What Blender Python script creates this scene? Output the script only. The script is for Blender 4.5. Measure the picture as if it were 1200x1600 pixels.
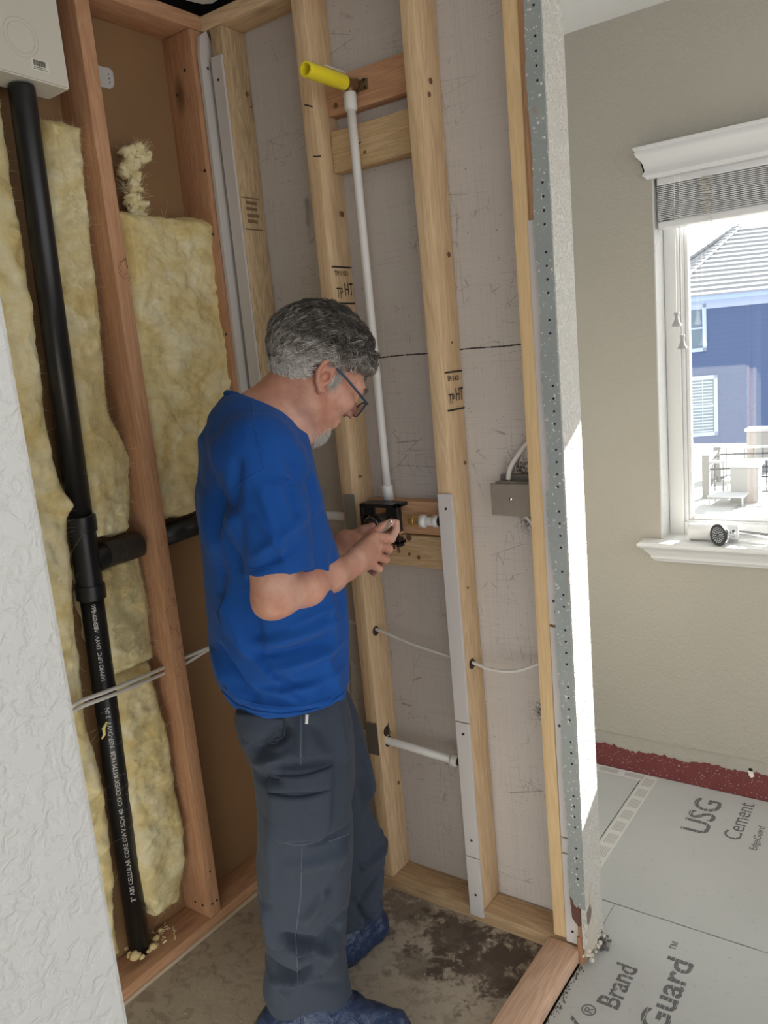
import bpy, bmesh, math, random
import numpy as np
from mathutils import Vector, Matrix
from mathutils.bvhtree import BVHTree

random.seed(7)
RNG = np.random.RandomState(11)
for o in list(bpy.data.objects): bpy.data.objects.remove(o)
SC = bpy.context.scene
COL = SC.collection

# ------------------------------------------------------------------ camera, sky, sun, exposure
FPX, YAW, PITCH, ROLL, EYE = 1257.5, 0.63039945, 0.18903847, 0.09192471, 1.5
def cam_axes():
    cy, sy, cp, sp = math.cos(YAW), math.sin(YAW), math.cos(PITCH), math.sin(PITCH)
    f = Vector((-sy*cp, cy*cp, -sp)); r = Vector((cy, sy, 0)); d = f.cross(r)
    c, s = math.cos(ROLL), math.sin(ROLL)
    return c*r + s*d, -s*r + c*d, f
CR, CD, CF = cam_axes()
cd = bpy.data.cameras.new('camera'); cam = bpy.data.objects.new('camera', cd); COL.objects.link(cam)
cd.sensor_fit = 'VERTICAL'; cd.sensor_height = 24.0; cd.sensor_width = 18.0; cd.lens = FPX/1600*24.0
cd.clip_start = 0.02; cd.clip_end = 300
cam.matrix_world = Matrix(((CR.x, -CD.x, -CF.x, 0), (CR.y, -CD.y, -CF.y, 0), (CR.z, -CD.z, -CF.z, EYE), (0, 0, 0, 1)))
SC.camera = cam

W = bpy.data.worlds.new('sky'); SC.world = W; W.use_nodes = True
bg = W.node_tree.nodes['Background']
bg.inputs[0].default_value = (0.93, 0.965, 1.0, 1); bg.inputs[1].default_value = 0.85

sd = bpy.data.lights.new('sun', 'SUN'); sun = bpy.data.objects.new('sun', sd); COL.objects.link(sun)
sd.energy = 18.0; sd.angle = 0.0093; sd.color = (1.0, 0.965, 0.90)
sun.rotation_euler = Vector((-.40, -1.0, -.54)).to_track_quat('-Z', 'Y').to_euler()

SC.view_settings.view_transform = 'Standard'; SC.view_settings.look = 'None'
SC.view_settings.exposure = 1.05; SC.view_settings.gamma = 1.0; SC.view_settings.use_curve_mapping = False

# ------------------------------------------------------------------ helpers: pixels, objects
def ray(px, py):
    return CR*((px-600)/FPX) + CD*((py-800)/FPX) + CF
EYEV = Vector((0, 0, EYE))
def at_x(px, py, X): d = ray(px, py); return EYEV + d*(X/d.x)
def at_y(px, py, Y): d = ray(px, py); return EYEV + d*(Y/d.y)
def at_z(px, py, Z): d = ray(px, py); return EYEV + d*((Z-EYE)/d.z)

def tag(o, label=None, cat=None, group=None, kind=None):
    if label: o['label'] = label
    if cat: o['category'] = cat
    if group: o['group'] = group
    if kind: o['kind'] = kind
    return o
def thing(name, label, cat, loc=(0, 0, 0), group=None, rz=0):
    o = bpy.data.objects.new(name, None); COL.objects.link(o); o.location = loc; o.rotation_euler = (0, 0, rz)
    o.empty_display_size = .05
    return tag(o, label, cat, group)
def link(name, me, mats, parent=None, loc=None, smooth=False, plabel=None):
    """links a mesh whose vertices are in world space (or local to loc); keeps its place when parented"""
    o = bpy.data.objects.new(name, me); COL.objects.link(o)
    for m in (mats if isinstance(mats, (list, tuple)) else [mats]):
        if m: me.materials.append(m)
    if smooth:
        me.polygons.foreach_set('use_smooth', [True]*len(me.polygons))
    if parent is not None:
        o.parent = parent
        pl = parent.location.copy() if parent.parent is None else Vector((0, 0, 0))
        if parent.parent is not None:
            q = parent
            while q: pl += q.location; q = q.parent
        if loc is None: me.transform(Matrix.Translation(-pl))
        else: o.location = Vector(loc)
    elif loc is not None: o.location = loc
    if plabel: o['label'] = plabel
    return o
def recentre(o):
    """puts the origin of a top-level mesh at its base centre"""
    me = o.data; n = len(me.vertices); a = np.empty(n*3, np.float32); me.vertices.foreach_get('co', a); a = a.reshape(-1, 3)
    c = (a.min(0)+a.max(0))/2; c[2] = a[:, 2].min(); c = Vector([float(q) for q in c])
    me.transform(Matrix.Translation(-c)); o.location = Vector(o.location)+c
    return o
def mesh_of(bm, name='m'):
    me = bpy.data.meshes.new(name); bmesh.ops.recalc_face_normals(bm, faces=bm.faces[:]); bm.to_mesh(me); bm.free(); return me
def mesh_np(v, f, name='m'):
    me = bpy.data.meshes.new(name); v = np.asarray(v, np.float32); f = np.asarray(f, np.int32); k = f.shape[1]
    me.vertices.add(len(v)); me.vertices.foreach_set('co', v.ravel())
    me.loops.add(f.size); me.loops.foreach_set('vertex_index', f.ravel())
    me.polygons.add(len(f)); me.polygons.foreach_set('loop_start', np.arange(0, f.size, k, dtype=np.int32))
    me.update(calc_edges=True); me.validate(); return me

class MB:
    """collects shapes of one part into one mesh"""
    def __init__(s): s.bm = bmesh.new()
    def box(s, lo, hi, bev=0, seg=2, M=None):
        lo = Vector(lo); hi = Vector(hi); b2 = bmesh.new()
        bmesh.ops.create_cube(b2, size=1)
        for v in b2.verts:
            v.co = Vector([lo[i]+(hi[i]-lo[i])*(v.co[i]+.5) for i in range(3)])
        if bev: bmesh.ops.bevel(b2, geom=b2.edges[:], offset=bev, segments=seg, affect='EDGES', profile=.5)
        if M is not None: b2.transform(M)
        s._merge(b2); return s
    def _merge(s, b2):
        me = bpy.data.meshes.new('t'); b2.to_mesh(me); b2.free(); s.bm.from_mesh(me); bpy.data.meshes.remove(me)
    def tube(s, pts, r, n=12, caps=True):
        pts = [Vector(p) for p in pts]; rs = r if isinstance(r, (list, tuple)) else [r]*len(pts)
        rings = []; up = None
        for i, p in enumerate(pts):
            t = (pts[min(i+1, len(pts)-1)]-pts[max(i-1, 0)]).normalized()
            if up is None: up = Vector((0, 0, 1)) if abs(t.z) < .9 else Vector((1, 0, 0))
            a = t.cross(up).normalized(); b = a.cross(t).normalized(); up = b
            rings.append([s.bm.verts.new(p+(a*math.cos(2*math.pi*k/n)+b*math.sin(2*math.pi*k/n))*rs[i]) for k in range(n)])
        for i in range(len(rings)-1):
            for k in range(n):
                s.bm.faces.new((rings[i][k], rings[i][(k+1) % n], rings[i+1][(k+1) % n], rings[i+1][k]))
        if caps: s.bm.faces.new(rings[0][::-1]); s.bm.faces.new(rings[-1])
        return s
    def lathe(s, prof, M, n=32):
        """prof: (radius, height) pairs about local z, placed by M"""
        rings = []
        for r, h in prof:
            if r < 1e-6: rings.append([s.bm.verts.new(M @ Vector((0, 0, h)))])
            else: rings.append([s.bm.verts.new(M @ Vector((r*math.cos(2*math.pi*k/n), r*math.sin(2*math.pi*k/n), h))) for k in range(n)])
        for a, b in zip(rings[:-1], rings[1:]):
            for k in range(n):
                vs = [a[k % len(a)], a[(k+1) % len(a)], b[(k+1) % len(b)], b[k % len(b)]]
                u = []
                for v in vs:
                    if v not in u: u.append(v)
                if len(u) > 2: s.bm.faces.new(u)
        return s
    def prism(s, pts, vec):
        """closed polygon of 3D points extruded along vec"""
        a = [s.bm.verts.new(Vector(p)) for p in pts]; b = [s.bm.verts.new(Vector(p)+Vector(vec)) for p in pts]
        s.bm.faces.new(a); s.bm.faces.new(b[::-1]); n = len(a)
        for i in range(n): s.bm.faces.new((a[i], b[i], b[(i+1) % n], a[(i+1) % n]))
        return s
    def out(s, name, mat, parent=None, loc=None, smooth=False, plabel=None, auto=False):
        me = mesh_of(s.bm, name)
        o = link(name, me, mat, parent, loc, smooth, plabel)
        if auto:
            me.polygons.foreach_set('use_smooth', [True]*len(me.polygons))
            try: me.set_sharp_from_angle(angle=math.radians(35))
            except Exception: pass
        if parent is None: recentre(o)
        return o
def axis_M(origin, z, x=None):
    z = Vector(z).normalized(); x = Vector(x) if x is not None else (Vector((0, 0, 1)) if abs(z.z) < .9 else Vector((1, 0, 0)))
    y = z.cross(x).normalized(); x = y.cross(z).normalized()
    return Matrix(((x.x, y.x, z.x, origin[0]), (x.y, y.y, z.y, origin[1]), (x.z, y.z, z.z, origin[2]), (0, 0, 0, 1)))

# ------------------------------------------------------------------ numpy noise
def _hash(ix, iy, iz, seed):
    n = (ix*374761393 + iy*668265263 + iz*2147483647 + seed*1274126177) & 0xffffffff
    n = ((n ^ (n >> 13))*1274126177) & 0xffffffff
    return ((n ^ (n >> 16)) & 0xffff)/65535.0*2-1
def vnoise(P, scale, seed=0):
    P = np.asarray(P, np.float64)*scale; i = np.floor(P).astype(np.int64); f = P-i; u = f*f*(3-2*f); r = 0
    for dx in (0, 1):
        for dy in (0, 1):
            for dz in (0, 1):
                w = (u[:, 0] if dx else 1-u[:, 0])*(u[:, 1] if dy else 1-u[:, 1])*(u[:, 2] if dz else 1-u[:, 2])
                r = r + w*_hash(i[:, 0]+dx, i[:, 1]+dy, i[:, 2]+dz, seed)
    return r
def fbm(P, scale, octv=4, seed=0, gain=.5):
    a = 1; r = 0; t = 0
    for k in range(octv): r = r+a*vnoise(P, scale*2**k, seed+k*17); t += a; a *= gain
    return r/t

# ------------------------------------------------------------------ materials
class NT:
    def __init__(s, name):
        s.m = bpy.data.materials.new(name); s.m.use_nodes = True; s.t = s.m.node_tree; s.n = s.t.nodes
        s.b = s.n['Principled BSDF']; s.out = s.n['Material Output']
    def node(s, typ, **kw):
        nd = s.n.new(typ)
        for k, v in kw.items():
            if k in nd.inputs.keys() if isinstance(k, str) else False: s.put(nd.inputs[k], v)
            else: setattr(nd, k, v)
        return nd
    def put(s, sock, v):
        if hasattr(v, 'links') or isinstance(v, bpy.types.NodeSocket): s.t.links.new(v, sock)
        else: sock.default_value = v
    def coords(s, scale=(1, 1, 1), rnd=False, kind='Object'):
        tc = s.n.new('ShaderNodeTexCoord'); mp = s.n.new('ShaderNodeMapping'); mp.inputs['Scale'].default_value = scale
        v = tc.outputs[kind]
        if rnd:
            oi = s.n.new('ShaderNodeObjectInfo'); mu = s.n.new('ShaderNodeMath'); mu.operation = 'MULTIPLY'; mu.inputs[1].default_value = 37.0
            s.t.links.new(oi.outputs['Random'], mu.inputs[0]); ad = s.n.new('ShaderNodeVectorMath'); ad.operation = 'ADD'
            s.t.links.new(v, ad.inputs[0]); s.t.links.new(mu.outputs[0], ad.inputs[1]); v = ad.outputs[0]
        s.t.links.new(v, mp.inputs['Vector']); return mp.outputs[0]
    def noise(s, vec, scale=5, detail=4, rough=.55, dist=0, col=False):
        n = s.n.new('ShaderNodeTexNoise'); s.put(n.inputs['Vector'], vec); n.inputs['Scale'].default_value = scale
        n.inputs['Detail'].default_value = detail; n.inputs['Roughness'].default_value = rough; n.inputs['Distortion'].default_value = dist
        return n.outputs['Color' if col else 'Fac']
    def voro(s, vec, scale=5, feature='F1', out='Distance', rnd=1.0):
        n = s.n.new('ShaderNodeTexVoronoi'); n.feature = feature; s.put(n.inputs['Vector'], vec); n.inputs['Scale'].default_value = scale
        n.inputs['Randomness'].default_value = rnd
        return n.outputs[out]
    def ramp(s, fac, stops, interp='LINEAR'):
        r = s.n.new('ShaderNodeValToRGB'); r.color_ramp.interpolation = interp
        e = r.color_ramp.elements
        while len(e) < len(stops): e.new(.5)
        for el, (p, c) in zip(e, stops):
            el.position = p; el.color = (c, c, c, 1) if not hasattr(c, '__len__') else (*c, 1)
        s.put(r.inputs[0], fac); return r.outputs[0]
    def mix(s, fac, a, b, mode='MIX'):
        m = s.n.new('ShaderNodeMix'); m.data_type = 'RGBA'; m.blend_type = mode
        s.put(m.inputs[0], fac)
        for q, v in ((m.inputs[6], a), (m.inputs[7], b)):
            s.put(q, (*v, 1) if isinstance(v, tuple) and len(v) == 3 else v)
        return m.outputs[2]
    def math(s, op, a, b=0.0, clamp=False):
        m = s.n.new('ShaderNodeMath'); m.operation = op; m.use_clamp = clamp; s.put(m.inputs[0], a); s.put(m.inputs[1], b); return m.outputs[0]
    def bump(s, h, strength=.3, dist=.002):
        b = s.n.new('ShaderNodeBump'); b.inputs['Strength'].default_value = strength; b.inputs['Distance'].default_value = dist
        s.put(b.inputs['Height'], h); s.t.links.new(b.outputs[0], s.b.inputs['Normal'])
    def col(s, c): s.put(s.b.inputs['Base Color'], (*c, 1) if isinstance(c, tuple) and len(c) == 3 else c)
    def rough(s, v): s.put(s.b.inputs['Roughness'], v)

def plain(name, c, rough=.5, metal=0, var=.06, scale=30, bump=0, spec=.5):
    n = NT(name); v = n.coords()
    f = n.noise(v, scale, 3); n.col(n.mix(f, tuple(x*(1-var) for x in c), tuple(min(1, x*(1+var)) for x in c)))
    n.rough(rough); n.b.inputs['Metallic'].default_value = metal; n.b.inputs['Specular IOR Level'].default_value = spec
    if bump: n.bump(n.noise(v, scale*4, 4), bump, .001)
    return n.m

def wood(name, light, dark, axis='z', knots=True, rough=.72, rings=1.0):
    n = NT(name); st = {'x': (1, 20, 20), 'y': (20, 1, 20), 'z': (20, 20, 1)}[axis]
    v = n.coords(st, rnd=True)
    wob = n.noise(n.coords(tuple(1.0 if q == 1 else 3 for q in st), rnd=True), 2.2, 2, .5)
    w = n.n.new('ShaderNodeTexNoise'); n.put(w.inputs['Vector'], v); w.inputs['Scale'].default_value = 1.4*rings; w.inputs['Detail'].default_value = 3; w.inputs['Distortion'].default_value = .7
    band = n.math('SINE', n.math('MULTIPLY', n.math('ADD', w.outputs['Fac'], n.math('MULTIPLY', wob, .8)), 42.0))
    fine = n.noise(n.coords(tuple(1.0 if q == 1 else 12 for q in st), rnd=True), 22, 3, .6)
    f = n.math('ADD', n.math('MULTIPLY', band, .15), n.math('MULTIPLY', fine, .80))
    base = n.ramp(f, [(.12, dark), (.42, tuple((a*.6+b*.4) for a, b in zip(light, dark))), (.62, light)])
    tone = n.noise(n.coords((1, 1, 1), rnd=True), 2.3, 2); base = n.mix(n.math('MULTIPLY', tone, .35), base, tuple(q*.72 for q in light))
    if knots:
        kd = n.voro(n.coords(tuple(2.6 if q == 1 else 7 for q in st), rnd=True), 1.0)
        km = n.ramp(kd, [(.045, 1.0), (.11, .5), (.17, 0.0)]); base = n.mix(km, base, tuple(q*.30 for q in dark))
    n.col(base); n.rough(rough); n.b.inputs['Specular IOR Level'].default_value = .25
    n.bump(f, .25, .0012); return n.m
PINE = {a: wood('pine_'+a, (.76, .56, .35), (.58, .39, .21), a) for a in 'xyz'}
FIR = {a: wood('fir_'+a, (.62, .355, .205), (.46, .235, .125), a) for a in 'xyz'}
FIRD = {a: wood('fir_dark_'+a, (.50, .27, .145), (.36, .17, .085), a) for a in 'xyz'}
CURBW = wood('cedar_curb', (.70, .48, .34), (.55, .33, .215), 'y', knots=False, rough=.6, rings=.6)

def texture_wall(name, c, scale=60, bstr=.55, bd=.004, c2=None, spec=.35):
    n = NT(name); v = n.coords()
    a = n.noise(v, scale, 3, .5, .9); b = n.noise(v, scale*.45, 2, .5, 1.4)
    h = n.ramp(n.math('ADD', n.math('MULTIPLY', a, .6), n.math('MULTIPLY', b, .5)), [(.46, 0.0), (.60, 1.0)])
    n.col(n.mix(n.noise(v, 4, 3), c, tuple(q*.94 for q in c))); n.rough(.55); n.b.inputs['Specular IOR Level'].default_value = spec
    n.bump(h, bstr, bd); return n.m
M_WALL = texture_wall('beige_paint', (.40, .37, .31), 95, .35, .0022)
M_WHITEWALL = texture_wall('white_knockdown', (.585, .58, .555), 62, .45, .003)
M_ENDWALL = texture_wall('light_knockdown', (.66, .625, .56), 120, .75, .0045)
M_CEIL = texture_wall('ceiling_paint', (.74, .73, .70), 70, .25, .002)

# grey backer board with cracks, trowel cross marks, a taped seam and a few mould spots
def backer():
    n = NT('grey_backer'); v = n.coords()
    c = n.mix(n.noise(v, 3, 4), (.50, .455, .415), (.60, .555, .515))
    hz = n.noise(n.coords((3, 1, 300)), 1.0, 3, .7); vt = n.noise(n.coords((300, 1, 3)), 1.0, 3, .7)
    weave = n.math('ADD', n.math('MULTIPLY', hz, .5), n.math('MULTIPLY', vt, .5))
    c = n.mix(n.ramp(weave, [(.38, .35), (.5, 0.0)]), c, (.34, .30, .265))
    # thin broken scratches, upright and level
    for sc, th in (((34, 1, 5), .012), ((5, 1, 30), .012)):
        m = n.voro(n.coords(sc), 1.0, 'DISTANCE_TO_EDGE')
        line = n.ramp(m, [(.0, 1.0), (th, 0.0)])
        gate = n.ramp(n.noise(v, 7, 3, .6), [(.52, 0.0), (.60, .75)])
        c = n.mix(n.math('MULTIPLY', line, gate), c, (.17, .14, .12))
    sp = n.ramp(n.noise(v, 160, 2, .5), [(.70, 0.0), (.74, .7)])
    c = n.mix(sp, c, (.09, .075, .06))
    geo = n.n.new('ShaderNodeNewGeometry').outputs['Position']
    for (x, z, r) in ((-.825, .60, .030), (-.83, 1.09, .034), (-.842, 1.215, .036), (-1.045, 2.0, .02)):
        d = n.n.new('ShaderNodeVectorMath'); d.operation = 'DISTANCE'; n.put(d.inputs[0], geo); d.inputs[1].default_value = (x, 1.722, z)
        halo = n.ramp(n.math('DIVIDE', d.outputs['Value'], r*2), [(.1, 1.0), (.5, .35), (1.0, 0.0)])
        spk = n.ramp(n.math('ADD', n.noise(v, 230, 3, .8), n.math('MULTIPLY', halo, .16)), [(.60, 0.0), (.64, 1.0)])
        c = n.mix(n.math('MULTIPLY', halo, spk), c, (.05, .04, .035))
    n.col(c); n.rough(.8); n.bump(weave, .25, .001); return n.m
M_BACKER = backer()
M_SHEATH = plain('brown_sheathing', (.25, .14, .062), .75, 0, .14, 5, .15)
M_SHIM = plain('grey_shim', (.58, .54, .51), .7, 0, .04, 12, .05)
M_BLACK = plain('black_abs', (.014, .014, .015), .33, 0, .1, 30)
M_RUBBER = plain('rubber', (.035, .028, .024), .5, 0, .2, 20, .1)
M_WHITEP = plain('white_pipe', (.74, .72, .68), .4, 0, .03, 20)
M_CABLE = plain('cable_sheath', (.66, .63, .58), .5, 0, .05, 30)
M_BOXP = plain('white_box_plastic', (.70, .67, .58), .4, 0, .03, 10)
M_SCREW = plain('dark_screw', (.06, .055, .05), .4, .7)
M_STEEL = plain('dull_steel', (.34, .32, .28), .45, .8, .12, 40)
M_BRASS = plain('brass', (.72, .50, .20), .35, .75)
M_BRASSD = plain('dull_brass', (.28, .19, .10), .45, .8)
M_YEL = plain('yellow_plastic', (.86, .72, .03), .35)
M_TRIM = plain('white_trim', (.66, .655, .64), .35, 0, .02, 10)
M_BLIND = plain('blind_vinyl', (.66, .655, .645), .4)
M_BLACKP = plain('black_plastic', (.012, .012, .012), .4)
M_CHROME = plain('chrome', (.75, .75, .76), .09, 1, .02)
M_INK = plain('grey_ink', (.135, .13, .13), .85)
M_MARK = plain('black_marker', (.02, .016, .014), .7)
M_PAPER = plain('paper_label', (.70, .67, .58), .6)
M_FOAM = plain('spray_foam', (.72, .56, .28), .7, 0, .1, 40, .4)
M_DARK = plain('attic_dark', (.01, .009, .008), .9)

def cement():
    n = NT('cement_board'); v = n.coords()
    c = n.mix(n.noise(v, 2.2, 5, .6), (.39, .395, .375), (.50, .50, .475))
    c = n.mix(n.ramp(n.noise(v, 90, 3, .7), [(.62, 0.0), (.72, .5)]), c, (.28, .28, .27))
    n.col(c); n.rough(.85); n.bump(n.noise(v, 150, 4, .7), .35, .0012); return n.m
M_CEM = cement()
def slab():
    n = NT('stained_slab'); v = n.coords()
    c = n.mix(n.noise(v, 4, 5, .6), (.34, .285, .215), (.50, .435, .35))
    c = n.mix(n.ramp(n.noise(v, 22, 5, .65, 1.2), [(.50, 0.0), (.62, .45)]), c, (.17, .13, .095))
    geo = n.n.new('ShaderNodeNewGeometry').outputs['Position']
    for (x, y, r, dk) in ((-.90, 1.50, .17, .9), (-1.02, 1.55, .15, .85), (-1.20, 1.58, .13, .6), (-.86, 1.57, .12, .9), (-1.06, 1.42, .09, .5)):
        d = n.n.new('ShaderNodeVectorMath'); d.operation = 'DISTANCE'; n.put(d.inputs[0], geo); d.inputs[1].default_value = (x, y, 0)
        q = n.math('ADD', n.math('DIVIDE', d.outputs['Value'], r), n.math('MULTIPLY', n.math('SUBTRACT', n.noise(v, 24, 6, .68, .25), .5), 3.4))
        c = n.mix(n.ramp(q, [(.45, dk), (.80, 0.0)]), c, (.085, .06, .045))
    n.col(c); n.rough(n.ramp(n.noise(v, 6, 3), [(.4, .75), (.7, .5)])); n.bump(n.noise(v, 55, 5, .7), .5, .004); return n.m
M_SLAB = slab()
def redmem():
    n = NT('red_membrane'); v = n.coords()
    c = n.mix(n.noise(v, 30, 4, .7), (.12, .022, .022), (.20, .045, .04))
    c = n.mix(n.ramp(n.noise(v, 130, 3, .7), [(.63, 0.0), (.67, .9)]), c, (.62, .50, .46))
    n.col(c); n.rough(.45); n.bump(n.noise(v, 120, 4, .7), .7, .003); return n.m
M_RED = redmem()
def insul():
    n = NT('glass_wool'); v = n.coords(rnd=True)
    c = n.ramp(n.noise(v, 7, 5, .65, 1.2), [(.30, (.70, .50, .18)), (.47, (.88, .73, .37)), (.66, (.96, .88, .61))])
    c = n.mix(n.ramp(n.noise(v, 3.2, 3), [(.62, 0.0), (.76, .35)]), c, (.52, .36, .2))
    c = n.mix(n.ramp(n.noise(n.coords((40, 18, 60), rnd=True), 1.6, 4, .7, 2.0), [(.33, .3), (.5, 0.0)]), c, (.68, .55, .27))
    n.col(c); n.rough(.95); n.b.inputs['Specular IOR Level'].default_value = .1
    n.bump(n.math('ADD', n.noise(n.coords((1, .45, 1.6), rnd=True), 120, 5, .8, 2.5), n.math('MULTIPLY', n.noise(n.coords((1, 1, 3), rnd=True), 300, 3, .8, 2), .5)), .6, .004); return n.m
M_INS = insul()
M_FIB = plain('glass_fibres', (.84, .76, .48), .8)
def glass_mat():
    n = NT('clear_glass'); nt = n.t
    tr = n.n.new('ShaderNodeBsdfTransparent'); tr.inputs[0].default_value = (.96, .98, .99, 1)
    gl = n.n.new('ShaderNodeBsdfGlossy'); gl.inputs['Roughness'].default_value = .02
    fr = n.n.new('ShaderNodeFresnel'); fr.inputs[0].default_value = 1.5
    mx = n.n.new('ShaderNodeMixShader'); nt.links.new(fr.outputs[0], mx.inputs[0]); nt.links.new(tr.outputs[0], mx.inputs[1]); nt.links.new(gl.outputs[0], mx.inputs[2])
    nt.links.new(mx.outputs[0], n.out.inputs['Surface']); return n.m
M_GLASS = glass_mat()
def bead_mat():
    n = NT('mesh_bead'); v = n.coords()
    c = n.mix(n.noise(v, 9, 4), (.25, .275, .265), (.36, .39, .37))
    g = n.math('MULTIPLY', n.math('SINE', n.math('MULTIPLY', n.n.new('ShaderNodeSeparateXYZ').outputs[2], 1.0)), 0.0)
    c = n.mix(n.ramp(n.noise(v, 120, 3, .7), [(.62, 0.0), (.66, .9)]), c, (.78, .77, .72))
    c = n.mix(n.ramp(n.noise(n.coords((1, 1, .35)), 28, 4, .7), [(.63, 0.0), (.70, .6)]), c, (.33, .22, .18))
    n.col(c); n.rough(.5); n.b.inputs['Metallic'].default_value = .1
    n.bump(n.noise(v, 200, 3), .3, .001); return n.m
M_BEAD = bead_mat()
def cloth(name, c1, c2, rough=.85, weave=700, sheen=.2):
    n = NT(name); v = n.coords()
    n.col(n.mix(n.noise(v, 6, 4, .6), c1, c2)); n.rough(rough); n.b.inputs['Specular IOR Level'].default_value = .2
    n.b.inputs['Sheen Weight'].default_value = sheen
    h = n.math('ADD', n.math('MULTIPLY', n.noise(v, weave, 1), .25), n.noise(n.coords((1, 1, 1)), 22, 4, .55, .6))
    n.bump(h, .28, .0045); return n.m
M_SHIRT = cloth('blue_cotton', (.005, .055, .25), (.009, .08, .33), sheen=.05)
M_PANTS = cloth('navy_twill', (.028, .037, .055), (.044, .055, .078), sheen=.06)
M_SEAM = plain('seam_thread', (.10, .12, .155), .9)
def bootie():
    n = NT('blue_shoe_cover'); v = n.coords()
    n.col(n.mix(n.noise(v, 12, 3), (.010, .022, .062), (.020, .042, .105))); n.rough(.33)
    n.bump(n.noise(n.coords((1, 1, .5)), 42, 4, .6, 1.6), .7, .008); return n.m
M_BOOT = bootie()
def skin():
    n = NT('skin'); v = n.coords()
    c = n.ramp(n.noise(v, 11, 4, .6), [(.35, (.46, .20, .135)), (.52, (.56, .29, .205)), (.68, (.63, .37, .28))])
    c = n.mix(n.ramp(n.noise(v, 70, 3, .6), [(.5, 0.0), (.8, .35)]), c, (.42, .17, .12))
    n.col(c); n.rough(.48); n.b.inputs['Subsurface Weight'].default_value = .08; n.b.inputs['Subsurface Radius'].default_value = (.01, .004, .002)
    h = n.math('ADD', n.math('MULTIPLY', n.noise(v, 420, 2), .35), n.noise(n.coords((1, 1, 1)), 95, 4, .6, 1.0))
    n.bump(h, .3, .0015); return n.m
M_SKIN = skin()
def hair_mat():
    n = NT('grey_hair'); a = n.n.new('ShaderNodeAttribute'); a.attribute_name = 'tone'
    n.col(n.ramp(a.outputs['Fac'], [(.0, (.035, .029, .024)), (.40, (.19, .165, .14)), (.70, (.42, .385, .34)), (1.0, (.80, .76, .70))]))
    n.rough(.5); n.b.inputs['Specular IOR Level'].default_value = .4; return n.m
M_HAIR = hair_mat()
M_SCALP = plain('hair_base', (.06, .053, .047), .9, 0, .5, 60, .6)

# ------------------------------------------------------------------ small builders
def screw_at(p, nrm, parent, r=.0035, name='screw'):
    m = MB(); m.lathe([(0, .0012), (r*.6, .0012), (r*.62, .0002), (r, .0002), (r*1.05, -.001)], axis_M(p, nrm), 10)
    return m.out(name, M_SCREW, parent)
def lumber(name, lo, hi, mat, label, cat='framing lumber', group=None, bev=.003, skew=(0, 0), rough=True, empty=False, seed=0):
    """one board as its own thing, slightly rounded arrises and a little bow"""
    m = MB(); m.box(lo, hi, bev, 2)
    ax = max(range(3), key=lambda i: hi[i]-lo[i]); L = hi[ax]-lo[ax]
    # cut along its length so it can bow
    for k in range(1, 14):
        co = [0, 0, 0]; no = [0, 0, 0]; co[ax] = lo[ax]+L*k/14; no[ax] = 1
        bmesh.ops.bisect_plane(m.bm, geom=m.bm.verts[:]+m.bm.edges[:]+m.bm.faces[:], plane_co=co, plane_no=no)
    for v in m.bm.verts:
        t = (v.co[ax]-lo[ax])/L
        w = math.sin(t*5.1+seed)*.0016+math.sin(t*13+seed*2)*.0007 if rough else 0
        oth = [i for i in range(3) if i != ax]
        v.co[oth[0]] += skew[0]*t+w; v.co[oth[1]] += skew[1]*t
    if empty:
        c = ((lo[0]+hi[0])/2, (lo[1]+hi[1])/2, lo[2])
        t = thing(name, label, cat, c, group)
        m.out('board', mat, t, auto=True)
        return t
    o = m.out(name, mat, auto=True); return tag(o, label, cat, group)
def text_part(txt, size, M, mat, parent, name='printed_text', ext=.00015, bold=0, scale=(1, 1), align='LEFT', gaps=0):
    c = bpy.data.curves.new('t', 'FONT'); c.body = txt; c.size = size; c.extrude = ext; c.offset = bold; c.resolution_u = 3; c.align_x = align
    o = bpy.data.objects.new('t', c); COL.objects.link(o); dg = bpy.context.evaluated_depsgraph_get()
    me = bpy.data.meshes.new_from_object(o.evaluated_get(dg)); bpy.data.objects.remove(o); me.materials.clear()
    S = Matrix.Diagonal((scale[0], scale[1], 1, 1)); me.transform(M @ S)
    if gaps:                                    # ink broken by the roller's stripes
        bm = bmesh.new(); bm.from_mesh(me)
        xs = [v.co.copy() for v in bm.verts]
        Minv = (M @ S).inverted()
        lo = min((Minv @ q).x for q in xs); hi = max((Minv @ q).x for q in xs); lo2 = min((Minv @ q).y for q in xs); hi2 = max((Minv @ q).y for q in xs)
        nrm = (M.to_3x3() @ Vector((0, 1, 0))).normalized()
        k = lo2; rr = random.Random(len(txt)); band = []
        while k < hi2:
            a = k; b = k+gaps*rr.uniform(.12, .24); band.append((a, b)); k = b+gaps*rr.uniform(.7, 1.1)
        for a, b in band:
            for q in (a, b):
                bmesh.ops.bisect_plane(bm, geom=bm.verts[:]+bm.edges[:]+bm.faces[:], plane_co=(M @ S) @ Vector((0, q, 0)), plane_no=nrm)
        dele = [f for f in bm.faces if any(a < (Minv @ f.calc_center_median()).y < b for a, b in band) and rr.random() < .8]
        bmesh.ops.delete(bm, geom=dele, context='FACES'); bm.to_mesh(me); bm.free()
    return link(name, me, mat, parent)

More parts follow.
